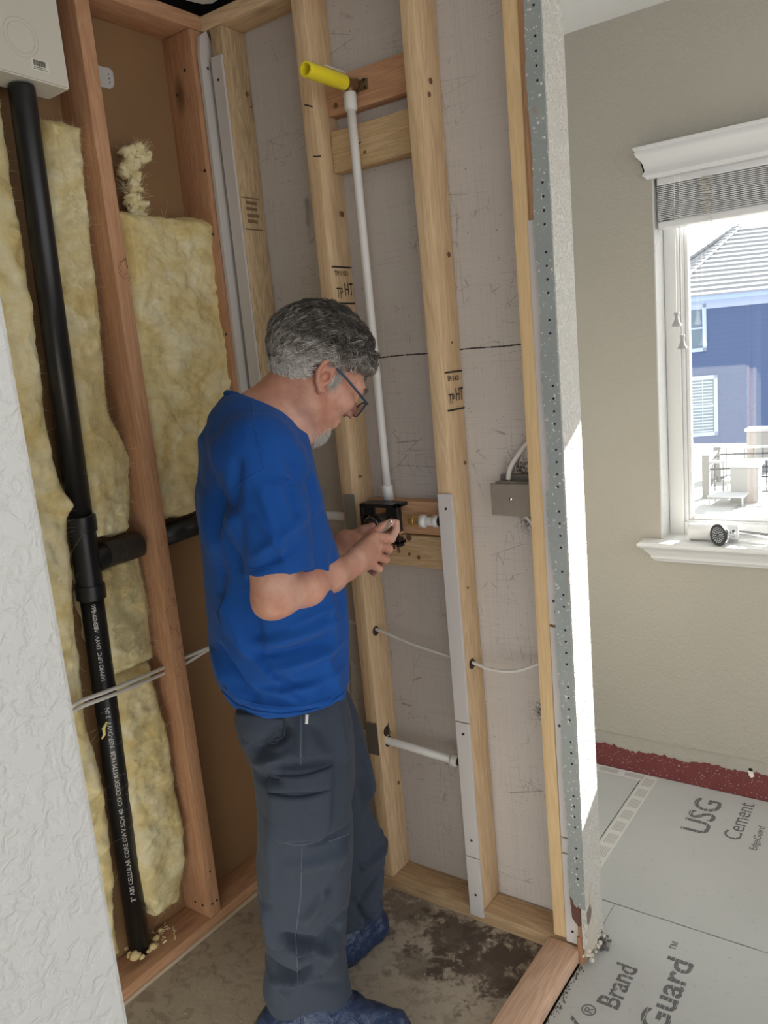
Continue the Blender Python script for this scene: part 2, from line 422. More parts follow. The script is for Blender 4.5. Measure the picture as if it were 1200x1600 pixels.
# ================================================================== THE SETTING
def struct(name, lo, hi, mat, bev=0):
    m = MB(); m.box(lo, hi, bev); o = m.out(name, mat); return tag(o, kind='structure')
YB, YBACK = 1.63, 1.72            # stud faces and backer of the plumbing wall
XA, XS = -1.625, -1.731           # stud faces and sheathing of the left wall
YW = 2.557                        # window wall
tag(MB().box((-1.74, .25, -.06), (-.79, 1.73, 0)).out('floor', M_SLAB), kind='structure')
tag(MB().box((-2.0, -2.2, -.08), (2.5, 2.75, -.0605)).out('floor_subfloor', plain('subfloor', (.2, .15, .1), .9)), kind='structure')
struct('ceiling', (-.70, -2.2, 2.412), (2.5, 2.70, 2.45), M_CEIL)
# ragged ceiling drywall above the shower, cut back from the studs
m = MB(); rr = random.Random(3)
pts = [(-.70, .25), (-1.615, .25)]
for k in range(15): pts.append((-1.616+.007*rr.uniform(-1, 1), .40+1.18*k/14))
pts += [(-1.604, 1.62), (-1.585, 1.636)]
for k in range(10): pts.append((-1.56+.85*k/9, 1.636+.006*rr.uniform(-1, 1)))
m.prism([(x, y, 2.418) for x, y in pts], (0, 0, .013)); tag(m.out('ceiling_shower', M_CEIL), kind='structure')
struct('ceiling_nook', (-1.95, 1.752, 2.412), (-.701, 2.70, 2.45), M_CEIL)
m = MB(); m.box((-1.95, .2, 2.50), (-.6, 2.6, 2.52)); m.box((-1.79, .2, 2.401), (-1.745, 1.80, 2.50)); m.box((-1.79, 1.745, 2.401), (-.70, 1.80, 2.50))
tag(m.out('ceiling_gap_dark', M_DARK), kind='structure')  # boxes added in near-black: the darkness of the attic gap is in their colour
struct('wall_left', (XS-.012, .25, -.06), (XS, 1.735, 2.400), M_SHEATH)
struct('wall_back', (XS, YBACK, .012), (-.712, YBACK+.014, 2.400), M_BACKER)
# open dark joint across the backer, and its frayed edges
m = MB(); rr = random.Random(40); prev = None
for k in range(260):
    x = -1.60+.885*k/259; c = 1.4985+.0035*(k/259)+.0011*math.sin(x*31); w = .0011+.0012*rr.random()
    vs = [m.bm.verts.new((x, YBACK-.0006, c-w)), m.bm.verts.new((x, YBACK-.0006, c+w)), m.bm.verts.new((x, YBACK+.001, c+w)), m.bm.verts.new((x, YBACK+.001, c-w))]
    if prev:
        for i in range(4): m.bm.faces.new((prev[i], prev[(i+1) % 4], vs[(i+1) % 4], vs[i]))
    prev = vs
tag(m.out('trim_joint', plain('joint_dark', (.055, .045, .04), .95)), kind='structure')
m = MB(); pc = [at_x(60, 1055, -.6606), at_x(98, 1235, -.6606), at_x(118, 1340, -.6606), at_x(131, 1430, -.6606)]
m.tube([Vector((-.6612, q.y, q.z)) for q in pc], .0007, 6); tag(m.out('trim_crease', M_WHITEWALL), kind='structure')
# near return wall of the shower: only its textured end shows
struct('wall_near', (-1.74, .262, -.06), (-.661, .392, 2.42), M_WHITEWALL, .006)
# stub end: knockdown drywall wrapped round the end of the plumbing wall, broken at its foot
m = MB(); bm = m.bm; rr = random.Random(5)
front = [(1.6145, .018+.022*rr.random()) for _ in range(1)]
poly = [(1.6145, 2.42), (1.6145, .05), (1.622, .035), (1.630, .052), (1.640, .028), (1.652, .034), (1.66, .018), (1.672, .022), (1.684, .05), (1.694, .03), (1.705, .046), (1.7185, .02), (1.7185, 2.42)]
m.prism([(-.702, y, z) for y, z in poly], (.013, 0, 0)); tag(m.out('wall_end', M_ENDWALL), kind='structure')
struct('wall_back_paint', (-1.95, YBACK+.016, .0), (-.722, YBACK+.03, 2.42), M_WALL)
# window wall with its opening
WX0, WX1, WZ0, WZ1 = -.772, .20, .842, 2.0
m = MB(); T = .16
for lo, hi in (((-1.95, YW, -.06), (WX0, YW+T, 2.42)), ((WX1, YW, -.06), (2.5, YW+T, 2.42)), ((WX0, YW, -.06), (WX1, YW+T, WZ0-.02)), ((WX0, YW, WZ1), (WX1, YW+T, 2.42))): m.box(lo, hi)
tag(m.out('wall_window', M_WALL), kind='structure')
m = MB()
m.box((WX0, YW-.001, WZ0), (WX0+.004, YW+.082, WZ1)); m.box((WX1-.004, YW-.001, WZ0), (WX1, YW+.082, WZ1)); m.box((WX0, YW-.001, WZ1-.004), (WX1, YW+.082, WZ1))
tag(m.out('window_reveal', M_WHITEWALL), kind='structure')
# ragged red waterproofing strip along the foot of the window wall
m = MB(); N_ = 300; rr = random.Random(9); a = []; x = -1.10
for k in range(N_):
    x = -1.1+2.4*k/(N_-1); z = .083+.004*math.sin(x*9)+.003*rr.uniform(-1, 1)+(.006 if rr.random() < .1 else 0)+.004*math.sin(x*37)
    a.append((x, z))
bm = m.bm; prev = None
for x, z in a:
    vs = [bm.verts.new((x, YW-.0005, .0)), bm.verts.new((x, YW-.003, .0)), bm.verts.new((x, YW-.003, z)), bm.verts.new((x, YW-.0005, z))]
    if prev:
        for i in range(3): bm.faces.new((prev[i], vs[i], vs[i+1], prev[i+1]))
    prev = vs
tag(m.out('trim_1', M_RED), kind='structure')
tag(MB().box((-1.1, YW-.0045, .134), (1.3, YW-.0001, .1353)).out('trim_2', plain('scored_line', (.42, .385, .32), .9)), kind='structure')
# knocked hole with a torn chip
m = MB(); m.lathe([(0, .001), (.004, .001), (.0065, -.001)], axis_M((-.508, YW-.001, .098), (0, -1, 0)), 9)
tag(m.out('trim_3', M_DARK), kind='structure')
m = MB(); m.prism([(-.514, YW-.006, .094), (-.500, YW-.004, .092), (-.496, YW-.007, .080), (-.504, YW-.009, .074), (-.512, YW-.006, .080)], (0, .007, 0))
tag(m.out('torn_chip', M_PAPER), 'small white torn chip of wall paper hanging above the red strip by the frame edge', 'debris')

# ---- cement boards on the bathroom floor
def slabby(lo, hi, label, seed):
    t = thing('cement_board', label, 'cement board', ((lo[0]+hi[0])/2, (lo[1]+hi[1])/2, -.0605), 'cement boards on the floor')
    m = MB(); rr = random.Random(seed); P = []
    xs = np.linspace(lo[0], hi[0], 60); ys = np.linspace(lo[1], hi[1], 60); j = lambda: rr.uniform(-.0008, .0008)
    for x in xs: P.append((x, lo[1]+j()))
    for y in ys[1:]: P.append((hi[0]+j(), y))
    for x in xs[::-1][1:]: P.append((x, hi[1]+j()))
    for y in ys[::-1][1:-1]: P.append((lo[0]+j(), y))
    m.prism([(x, y, -.0600) for x, y in P], (0, 0, .060)); m.out('panel', M_CEM, t); return t
bA = slabby((-.850, 1.868), (.70, 2.552), 'pale grey cement board under the window with large printed letters USG', 1)
bB = slabby((-1.94, 1.868), (-.853, 2.552), 'pale grey cement board half hidden behind the wall end, left of the taped joint', 2)
bC = slabby((-.7115, .9), (.55, 1.864), 'grey cement board nearest the viewer, beside the wooden curb, printed Brand', 3)
bD = slabby((-1.5, 1.752), (-.713, 1.864), 'small narrow piece of cement board at the foot of the wall end', 4)
def rotz_M(x, y, z=.0006): return Matrix(((0, -1, 0, x), (1, 0, 0, y), (0, 0, 1, z), (0, 0, 0, 1)))
text_part('USG', .128, rotz_M(-.578, 2.282), M_INK, bA, bold=.0012, scale=(.86, .88), gaps=.016)
text_part('Cement', .090, rotz_M(-.487, 2.298), M_INK, bA, scale=(.75, .80), gaps=.014)
text_part('EdgeGuard', .030, rotz_M(-.437, 2.272), M_INK, bA, gaps=.008)
text_part('Brand', .072, rotz_M(-.586, 1.520), M_INK, bC, scale=(.86, 1), bold=.0012, gaps=.011)
text_part('DUROCK', .090, rotz_M(-.606, 1.180), M_INK, bC, scale=(.74, 1), bold=.001, gaps=.012)
text_part('®', .045, rotz_M(-.626, 1.476), M_INK, bC)
text_part('EdgeGuard', .105, rotz_M(-.476, 1.315), M_INK, bC, scale=(.92, .82), bold=.0016, gaps=.012)
text_part('™', .038, rotz_M(-.515, 1.765), M_INK, bC)
t = thing('joint_tape', 'translucent mesh joint tape with grey rectangles along the board joint', 'tape', (-.82, 2.2, .0), None)
m = MB(); m.box((-.846, 1.88, .0002), (-.798, 2.548, .0009)); m.out('tape', plain('mesh_tape', (.58, .57, .53), .6), t)
for k in range(9):
    y = 1.90+k*.072; m = MB()
    for q in range(5): m.box((-.838+q*.0068, y+.002*rr.random(), .0009), (-.838+q*.0068+.0046, y+.052, .0012))
    m.out('printed_block', plain('tape_ink', (.42, .41, .39), .8), t)
t = thing('joint_tape', 'mesh joint tape lying along the red strip at the foot of the window wall', 'tape', (-1.2, 2.53, .0), None)
m = MB(); m.box((-1.5, 2.505, .0002), (-.848, 2.550, .0009)); m.out('tape', bpy.data.materials['mesh_tape'], t)
for k in range(7):
    m = MB(); m.box((-1.45+k*.09, 2.515, .0009), (-1.45+k*.09+.065, 2.540, .0012)); m.out('printed_block', bpy.data.materials['tape_ink'], t)

# ================================================================== FRAMING
lumber('top_plate', (-1.735, YB, 2.362), (-.70, YBACK-.001, 2.400), PINE['x'], 'pale pine plate across the top of the shower plumbing wall', 'framing plate')
lumber('top_plate', (XS+.001, .40, 2.362), (XA, YB-.001, 2.400), FIR['y'], 'reddish plate across the top of the left wall', 'framing plate')
lumber('bottom_plate', (-1.735, YB, .0), (-.702, YBACK-.001, .038), wood('pine_damp', (.60, .42, .25), (.40, .26, .14), 'x'), 'damp stained pine plate on the slab under the plumbing wall', 'framing plate')
t = lumber('bottom_plate', (XS+.001, .40, .0), (XA, YB-.001, .036), FIR['y'], 'reddish brown plate along the foot of the left wall, under the insulation', 'framing plate', empty=True)
MB().box((XA-.001, .40, .0), (XA+.008, YB-.01, .010), .002).out('torn_paper_edge', plain('pale_edge', (.55, .43, .31), .8), t)
lumber('shower_curb', (-.795, .395, .0), (-.7125, YB-.004, .041), CURBW, 'smooth reddish cedar board forming the shower curb at the bottom of the photo', 'curb', bev=.006)
# left wall studs
sL = lumber('wall_stud', (XS+.001, 1.250, .037), (XA, 1.290, 2.361), FIR['z'], 'reddish stud of the left wall between the two insulated bays', 'stud', empty=True)
for (y, z) in ((1.262, .075), (1.279, .075), (1.27, .17)): screw_at((XA+.001, y, z), (1, 0, 0), sL)
for (x, z) in ((-1.65, .07), (-1.68, .07)): screw_at((x, 1.2485, z), (0, -1, 0), sL)
rr = random.Random(4)
m = MB()
for k in range(34):                                  # hair-line splits and staples on the edge
    z = rr.choice([1.32, 1.12, .95, .88, .80, .73, 1.75, .66])+rr.uniform(-.03, .03); y = rr.uniform(1.252, 1.288)
    m.tube([(XA+.0006, y, z), (XA+.0012, y+rr.uniform(-.012, .012), z+rr.uniform(-.012, .012)), (XA+.0006, y+rr.uniform(-.01, .01), z+rr.uniform(-.02, .02))], .0005, 4)
m.out('edge_splits', plain('split_dark', (.13, .05, .025), .9), sL)['kind'] = 'stuff'
lumber('wall_stud', (XS+.001, .66, .037), (XA, .698, 2.361), FIRD['z'], 'reddish stud of the left wall, farthest left, mostly behind yellow wool', 'stud')
sC = lumber('wall_stud', (XS+.001, 1.585, .037), (XA, 1.628, 2.361), FIRD['z'], 'reddish corner stud of the left wall beside the grey corner strips', 'stud', empty=True)
for (x, z) in ((-1.66, 2.27), (-1.70, 2.22), (-1.632, 2.02), (-1.632, 1.86), (-1.63, 1.6)): screw_at((x, 1.584, z), (0, -1, 0), sC)
m = MB(); m.prism([(XA+.001, 1.600, .04), (XA+.001, 1.6475, .04), (XA+.001, 1.6475, 2.335), (XA+.001, 1.632, 2.362), (XA+.001, 1.608, 2.345), (XA+.001, 1.600, 2.30)], (.010, 0, 0))
g0 = thing('grey_shim', 'light grey shim strip screwed on the left wall corner stud', 'shim strip', (XA, 1.625, .04), 'grey shim strips on the studs'); m.out('strip', plain('grey_shim_light', (.56, .52, .485), .7, 0, .04, 12), g0)
screw_at((XA+.012, 1.622, 2.27), (1, 0, 0), g0)

def stud(x0, x1, mat, label, z0=.039, z1=2.361, skew=0, y0=YB, y1=YBACK-.001, seed=0):
    return lumber('wall_stud', (x0, y0, z0), (x1, y1, z1), mat, label, 'stud', empty=True, skew=(skew, 0), seed=seed)
s0 = stud(-1.600, -1.560, wood('pine_grainy', (.64, .48, .29), (.36, .235, .12), 'z', rings=2.2), 'coarse grained pine stud in the shower corner with a faded stamp', seed=1)
s1 = stud(-1.316, -1.277, PINE['z'], 'pale pine stud behind the white riser pipe, stamped HT above the head', seed=2, skew=-.010)
s2 = stud(-1.021, -.982, PINE['z'], 'pale pine stud right of the riser pipe, stamped HT, grey strip on its lower half', seed=3, skew=-.004)
s3 = stud(-.784, -.750, wood('pine_clear', (.80, .58, .32), (.70, .48, .25), 'z', knots=False), 'clean yellow pine stud in front of the metal junction box', z0=.045, seed=4)
s4 = stud(-.749, -.7035, FIR['z'], 'reddish end stud behind the metal corner bead', seed=5, y0=YB+.004)
# stamps (side faces look towards +x)
def side_M(X, y, z): return Matrix(((0, 0, 1, X), (1, 0, 0, y), (0, 1, 0, z), (0, 0, 0, 1)))
def stamp(st, X, y0, z, s=1.0, extra='TP'):
    MB().box((X, y0, z+.075*s), (X+.0006, y0+.080*s, z+.079*s)).out('stamp_line', M_MARK, st); MB().box((X, y0, z-.014*s), (X+.0006, y0+.080*s, z-.010*s)).out('stamp_line', M_MARK, st)
    text_part('HT', .044*s, side_M(X+.0004, y0+.042*s, z+.008*s), M_MARK, st, scale=(.62, 1), name='stamp_letters')
    text_part(extra, .036*s, side_M(X+.0004, y0+.010*s, z+.002*s), M_MARK, st, scale=(.62, 1), name='stamp_letters')
    text_part('TPI 0 KD', .017*s, side_M(X+.0004, y0+.008*s, z+.056*s), M_MARK, st, scale=(.85, 1), name='stamp_letters')
stamp(s2, -.9822, YB+.006, 1.375); stamp(s1, -1.2845, YB+.006, 1.655)
m = MB(); m.box((-1.5602, YB+.004, 1.945), (-1.5592, YB+.07, 1.948)); m.box((-1.5602, YB+.006, 1.865), (-1.5592, YB+.07, 1.868))
for k, (w, z) in enumerate(((.04, 1.930), (.04, 1.915), (.045, 1.898), (.036, 1.883))): m.box((-1.5602, YB+.018, z), (-1.5592, YB+.018+w, z+.008))
m.out('faded_stamp', plain('faded_ink', (.20, .12, .06), .9), s0)
# knots, nails and pencil marks
for st, L in ((s1, ((-1.30, 2.16, 0), (-1.27, 2.06, 0))), ):
    pass
def face_knots(st, pts):
    for (x, z, r) in pts:
        m = MB(); m.lathe([(0, .0004), (r*.7, .0006), (r, .0001), (r*1.1, -.001)], axis_M((x, YB-.0002, z), (0, -1, 0)), 12)
        m.out('knot', plain('knot_brown', (.17, .085, .04), .8), st); m.bm if False else None
def side_knots(st, X, pts, mat=None):
    for (y, z, r) in pts:
        m = MB(); m.lathe([(0, .0004), (r*.7, .0006), (r, .0001), (r*1.1, -.001)], axis_M((X, y, z), (1, 0, 0)), 12)
        m.out('knot', mat or bpy.data.materials.get('knot_brown') or plain('knot_brown', (.17, .085, .04), .8), st)
M_KNOT = plain('knot_brown', (.17, .085, .04), .8)
side_knots(s2, -.9815, ((1.67, 2.09, .006), (1.66, 2.06, .005), (1.695, 1.72, .006), (1.70, 1.23, .0045), (1.67, .92, .003), (1.68, 1.52, .003)), M_KNOT)
side_knots(s1, -1.2765, ((1.69, 1.86, .007), (1.66, 1.20, .004), (1.70, .30, .005)), M_KNOT)
side_knots(s0, -1.5595, ((1.70, 2.21, .006), (1.71, 2.18, .003)), M_KNOT)
def pencil(st, pts, r=.0011):
    MB().tube(pts, r, 5).out('marker_line', M_MARK, st)
pencil(s1, [(-1.313, YB-.0004, 2.112), (-1.298, YB-.0004, 2.106), (-1.290, YB-.0004, 2.102)], .0017)
pencil(s1, [(-1.302, YB-.0004, 1.993), (-1.29, YB-.0004, 1.990), (-1.279, YB-.0004, 1.989)], .0015)
pencil(s1, [(-1.2762, 1.665, .478), (-1.2762, 1.68, .495)], .0012); pencil(s1, [(-1.2762, 1.668, .452), (-1.2762, 1.685, .467)], .0012)
# drilled holes on the right-hand faces
def hole(st, X, y, z, r=.012):
    m = MB(); m.lathe([(0, .0002), (r, .0003), (r*1.12, -.001)], axis_M((X, y, z), (1, 0, 0), (0, 0, 1)), 20); m.out('drilled_hole', plain('hole_dark', (.045, .025, .014), .95), st)
hole(s1, -1.2765, 1.663, .772, .012); hole(s1, -1.2765, 1.672, .442, .014); hole(s1, -1.2765, 1.668, .475, .013); hole(s2, -.9815, 1.664, .722, .012)
# grey shims
def shim(x0, x1, z0, z1, label, y1=YB-.0002, th=.007, screws=(), mat=M_SHIM):
    t = thing('grey_shim', label, 'shim strip', ((x0+x1)/2, y1-th/2, z0), 'grey shim strips on the studs')
    MB().box((x0, y1-th, z0), (x1, y1, z1), .0008, 1).out('strip', mat, t)
    for (x, z) in screws: screw_at((x, y1-th-.0006, z), (0, -1, 0), t)
    return t
shim(-1.601, -1.563, .04, 2.292, 'dark grey shim strip on the corner stud of the plumbing wall', screws=((-1.582, 2.235),))
shim(-1.0215, -.9815, .578, 1.166, 'long upper grey shim on the stud right of the valve', screws=((-1.0, 1.13),))
shim(-1.0215, -.9815, .196, .575, 'middle grey shim on the stud right of the valve', screws=((-1.0, .545), (-1.0, .245)))
shim(-1.0215, -.9815, .020, .193, 'bottom grey shim on the stud right of the valve, touching the floor plate', screws=((-1.0, .085),))
M_SHIML = plain('grey_shim_pale', (.64, .60, .575), .7, 0, .04, 12)
sh = shim(-.7495, -.720, .868, 1.752, 'tall grey shim on the end stud beside the corner bead', y1=YB+.0035, screws=((-.732, .90), (-.736, .925), (-.738, .62)), mat=M_SHIML)
shim(-.7495, -.716, .330, .862, 'grey shim low on the end stud beside the corner bead', y1=YB+.0035, screws=((-.732, .83), (-.73, .50)), mat=M_SHIML)
shim(-.7495, -.712, .288, .327, 'short grey shim offcut on the end stud', y1=YB+.0035, screws=((-.730, .305),), mat=M_SHIML)
shim(-.7495, -.7125, .042, .285, 'lowest grey shim on the end stud, standing on the curb', y1=YB+.0035, screws=((-.728, .262), (-.732, .075)), mat=M_SHIML)

# perforated corner bead on the wall end
t = thing('corner_bead', 'grey perforated metal corner bead running up the wall end', 'corner bead', (-.705, 1.612, .1))
m = MB(); bm = m.bm; prev = None; rr = random.Random(21)
zs = np.linspace(.16, 2.41, 240)
for z in zs:
    x0 = -.7265+.002*math.sin(z*21)+.0013*rr.uniform(-1, 1)-(.004 if 1.0 < z < 1.18 else 0)
    vs = [bm.verts.new(p) for p in ((x0, 1.6145, z), (x0, 1.6105, z), (-.6905, 1.6105, z), (-.6905, 1.6145, z))]
    if prev:
        for i in range(4): bm.faces.new((prev[i], prev[(i+1) % 4], vs[(i+1) % 4], vs[i]))
    else: bm.faces.new(vs)
    prev = vs
bm.faces.new(prev[::-1]); m.out('flange', M_BEAD, t)
z = .24; k = 0; rr = random.Random(2)
while z < 2.38:
    if not (.46 < z < .53 or 1.46 < z < 1.50 or .95 < z < 1.0 or 1.86 < z < 1.98):
        m = MB(); m.lathe([(0, .0003), (.0026, .0003), (.0029, -.001)], axis_M((-.7045, 1.6103, z), (0, -1, 0)), 10); m.out('hole', M_DARK, t)
    z += .027 if k % 4 != 3 else .055; k += 1
m = MB()
for z, x in ((.225, -.704), (1.93, -.708), (1.98, -.702), (2.0, -.697), (1.90, -.696), (1.2, -.70)):
    m.lathe([(0, .0014), (.0022, .001), (.003, -.001)], axis_M((x, 1.6103, z), (0, -1, 0)), 10)
m.out('paint_drop', M_TRIM, t)
m = MB(); m.box((-.713, 1.6165, .0), (-.7035, 1.70, .20), .001); m.box((-.716, 1.613, .0), (-.7045, 1.634, .075), .002)
tag(m.out('trim_4', FIRD['z']), kind='structure')
m = MB(); M_RUST = plain('rust_brown', (.13, .055, .04), .8, .1, .35, 90, .4)
m.prism([(-.7265, 1.6100, .185), (-.7215, 1.6100, .180), (-.717, 1.6100, .165), (-.710, 1.6100, .160), (-.706, 1.6100, .166), (-.7035, 1.6100, .160), (-.7035, 1.6100, .112), (-.708, 1.6100, .108), (-.716, 1.6100, .118), (-.724, 1.6100, .128)], (0, .006, 0)); m.out('rusty_end', M_RUST, t)
m = MB(); m.prism([(-.6888, 1.617, .150), (-.6888, 1.640, .158), (-.6888, 1.646, .138), (-.6888, 1.640, .122), (-.6888, 1.624, .112), (-.6888, 1.617, .120)], (.0008, 0, 0)); tag(m.out('trim_5', plain('bare_paper', (.20, .155, .12), .9)), kind='structure')
m = MB(); m.prism([(-.6887, 1.634, .165), (-.6887, 1.648, .215), (-.6887, 1.657, .205), (-.6887, 1.660, .12), (-.6887, 1.668, .06), (-.6887, 1.652, .028), (-.6887, 1.622, .035), (-.6887, 1.620, .105), (-.6887, 1.640, .118), (-.6887, 1.648, .140)], (.0005, 0, 0)); tag(m.out('trim_6', plain('torn_plaster', (.55, .49, .40), .9, 0, .2, 60, .7)), kind='structure')
t = thing('plaster_crumb', 'broken lumps of crumbled plaster at the foot of the wall end', 'debris', (-.69, 1.64, 0))
m = MB()
for k in range(26):
    p = (-.692+rr.uniform(-.012, .010), 1.615+rr.uniform(0, .09), rr.uniform(.003, .05)); bmesh.ops.create_icosphere(m.bm, subdivisions=1, radius=rr.uniform(.003, .009), matrix=Matrix.Translation(p) @ Matrix.Rotation(rr.random()*3, 4, 'X'))
m.out('lumps', plain('old_plaster', (.60, .54, .44), .9, 0, .2, 60, .5), t)
m = MB()
for k in range(22):
    p = (-.680+rr.uniform(-.004, .010), 1.68+rr.uniform(0, .035), rr.uniform(.002, .035)); bmesh.ops.create_icosphere(m.bm, subdivisions=1, radius=rr.uniform(.003, .006), matrix=Matrix.Translation(p))
m.out('dark_grit', plain('grit', (.12, .115, .11), .95), t)
m = MB()
for k in range(160):
    y = rr.uniform(1.1, 1.62); p = (-.708+rr.uniform(-.003, .006)+.01*rr.random()**3, y, .001); bmesh.ops.create_icosphere(m.bm, subdivisions=1, radius=rr.uniform(.0008, .0026), matrix=Matrix.Translation(p))
tag(m.out('floor_grit', bpy.data.materials['grit']), 'fine dark crumbs along the outer edge of the cedar curb', 'grit', kind='stuff')

# blocking between the studs
def block(lo, hi, mat, label, knots=()):
    t = lumber('blocking', lo, hi, mat, label, 'blocking', 'blocks between the pipe studs', empty=True)
    for (x, z, r) in knots:
        m = MB(); m.lathe([(0, .0005), (r*.6, .0007), (r, .0001), (r*1.1, -.001)], axis_M((x, lo[1]-.0002, z), (0, -1, 0)), 12); m.out('knot', M_KNOT, t)
    return t
block((-1.291, 1.684, 2.087), (-1.019, 1.719, 2.172), FIR['x'], 'reddish wood block behind the yellow stub, uppermost of the blocks', ((-1.262, 2.108, .006),))
b2 = block((-1.283, 1.680, 1.956), (-1.019, 1.719, 2.052), wood('pine_flat', (.70, .51, .30), (.50, .33, .16), 'x', rings=1.6), 'pale pine block just below the reddish upper one', ((-1.185, 1.985, .004), (-1.06, 1.995, .004)))
pencil(b2, [(-1.207, 1.6797, 2.047), (-1.203, 1.6797, 2.01), (-1.205, 1.6797, 1.99), (-1.200, 1.6797, 1.958)]); pencil(b2, [(-1.207, 1.6797, 2.005), (-1.193, 1.6797, 2.01)])
block((-1.276, 1.681, 1.047), (-1.019, 1.719, 1.133), wood('fir_bright', (.72, .44, .26), (.54, .30, .16), 'x'), 'reddish wood block behind the shower valve', ((-1.10, 1.072, .007), (-1.12, 1.078, .003)))
block((-1.276, 1.681, .958), (-1.019, 1.719, 1.043), bpy.data.materials['pine_flat'], 'pale pine block just under the valve block, with a large oval grain', ((-1.13, .985, .005), (-1.158, .992, .004), (-1.08, 1.018, .003), (-1.155, 1.036, .008)))

# ================================================================== PLUMBING ON THE BACK WALL
# riser
t = thing('shower_riser', 'white plastic riser pipe from the valve up to the yellow stub', 'pipe', (-1.19, 1.655, 1.14))
pts = [(-1.192, 1.650, 2.105), (-1.190, 1.648, 1.95), (-1.187, 1.646, 1.7), (-1.187, 1.648, 1.45), (-1.190, 1.653, 1.25), (-1.191, 1.656, 1.15)]
MB().tube(pts, .0108, 20).out('pipe', M_WHITEP, t, smooth=True)
MB().tube([(-1.192, 1.650, 2.072), (-1.192, 1.650, 2.078), (-1.192, 1.650, 2.112), (-1.192, 1.650, 2.114)], [.0125, .0155, .0155, .013], 24).out('top_coupling', M_WHITEP, t, smooth=True)
MB().tube([(-1.191, 1.656, 1.180), (-1.191, 1.656, 1.176), (-1.191, 1.656, 1.140)], [.0118, .0145, .0145], 24).out('bottom_coupling', M_WHITEP, t, smooth=True)
t = thing('shower_arm_stub', 'bright yellow plastic stub plugged into a brass drop ear elbow', 'pipe stub', (-1.19, 1.65, 2.11))
m = MB(); m.tube([(-1.192, 1.650, 2.108), (-1.192, 1.650, 2.134)], .0125, 18); m.tube([(-1.192, 1.668, 2.132), (-1.192, 1.625, 2.132)], .0145, 18); m.lathe([(0, .0), (.017, 0), (.017, .006), (0, .006)], axis_M((-1.192, 1.678, 2.132), (0, -1, 0)), 20)
m.out('brass_elbow', M_BRASSD, t, auto=True)
m = MB(); m.box((-1.205, 1.6805, 2.120), (-1.160, 1.6835, 2.145), .001); m.out('mounting_ear', M_BRASSD, t)
for p in ((-1.170, 1.680, 2.142), (-1.168, 1.680, 2.125)): screw_at(p, (0, -1, 0), t, .004)
a, b = Vector((-1.192, 1.632, 2.131)), Vector((-1.190, 1.492, 2.130)); M = axis_M(a, b-a); L = (b-a).length
m = MB(); m.lathe([(.0155, 0), (.0168, .001), (.0168, L-.001), (.016, L), (.0125, L), (.012, L-.001), (.012, L-.03), (.0, L-.031)], M, 40)
m.out('yellow_sleeve', M_YEL, t, auto=True)
m = MB(); m.box((-1.199, 1.545, 2.1455), (-1.176, 1.622, 2.1478), .0005, 1); m.out('paper_sticker', plain('sticker', (.62, .55, .52), .6), t)
m = MB()
for k in range(5): m.box((-1.197+k*.004, 1.55, 2.1478), (-1.1955+k*.004, 1.617, 2.1481))
m.out('sticker_print', plain('sticker_ink', (.45, .25, .25), .8), t)

# valve
VY = 1.592
t = thing('shower_valve', 'rough-in shower valve in a square black plastic bracket', 'shower valve', (-1.18, 1.66, 1.03))
m = MB()
x0, x1, z0, z1 = -1.238, -1.122, 1.040, 1.142
for lo, hi in (((x0, VY, z0), (x0+.010, VY+.024, z1)), ((x1-.012, VY, z0-.006), (x1, VY+.020, z1)), ((x0, VY, z1-.010), (x1, VY+.05, z1)), ((x0, VY, z0), (x1, VY+.03, z0+.010)),
               ((x0, VY+.002, z1-.030), (x0+.046, VY+.008, z1-.008)), ((x1-.036, VY+.002, z1-.055), (x1-.008, VY+.010, z1-.008))): m.box(lo, hi, .002)
m.out('bracket', M_BLACKP, t)
c = Vector((-1.1855, VY+.072, 1.088)); ax = Vector((-.10, -1, -.02)).normalized()
m = MB(); m.lathe([(0, 0), (.026, 0), (.026, .062), (.0285, .063), (.0285, .074), (.026, .076)], axis_M(c, ax), 36); m.out('valve_body', plain('grey_brass', (.20, .17, .14), .4, .7), t, auto=True)
m = MB(); m.lathe([(.0285, .074), (.0290, .0765), (.0275, .086), (.0255, .087), (.0245, .084), (0, .084)], axis_M(c, ax), 36); m.out('valve_cap', M_BLACKP, t, auto=True)
m = MB(); m.lathe([(.0252, .0872), (.0245, .0885), (.0238, .0872)], axis_M(c, ax), 36); m.out('cap_ring', M_CHROME, t, smooth=True)
m = MB(); m.lathe([(.022, .084), (.0215, .086), (.0, .088)], axis_M(c, ax), 30); m.out('cartridge_face', plain('smoke_plastic', (.05, .05, .052), .15), t, auto=True)
m = MB(); m.tube([(-1.128, 1.650, 1.090), (-1.118, 1.650, 1.090), (-1.117, 1.650, 1.090), (-1.110, 1.650, 1.090), (-1.1095, 1.650, 1.090), (-1.090, 1.650, 1.090)], [.009, .009, .0145, .0145, .0125, .0125], 24); m.out('brass_union', M_BRASS, t, auto=True)
m = MB(); m.tube([(-1.252, 1.650, 1.090), (-1.238, 1.650, 1.090)], [.013, .015], 20); m.out('left_coupling', M_WHITEP, t, smooth=True)
m = MB(); m.tube([(-1.150, 1.625, 1.046), (-1.142, 1.612, 1.022), (-1.139, 1.610, 1.016)], .0035, 8); m.tube([(-1.163, 1.632, 1.042), (-1.160, 1.618, 1.022)], .0035, 8); m.out('mounting_screw', plain('rusty_screw', (.22, .09, .05), .7, .3), t)
m = MB(); m.lathe([(0, 0), (.0075, 0), (.0075, .012), (.003, .013), (.003, .02), (0, .02)], axis_M((-1.122, VY+.006, 1.072), (.8, -.5, -.2)), 16); m.out('stop_screw', M_BRASSD, t, auto=True)
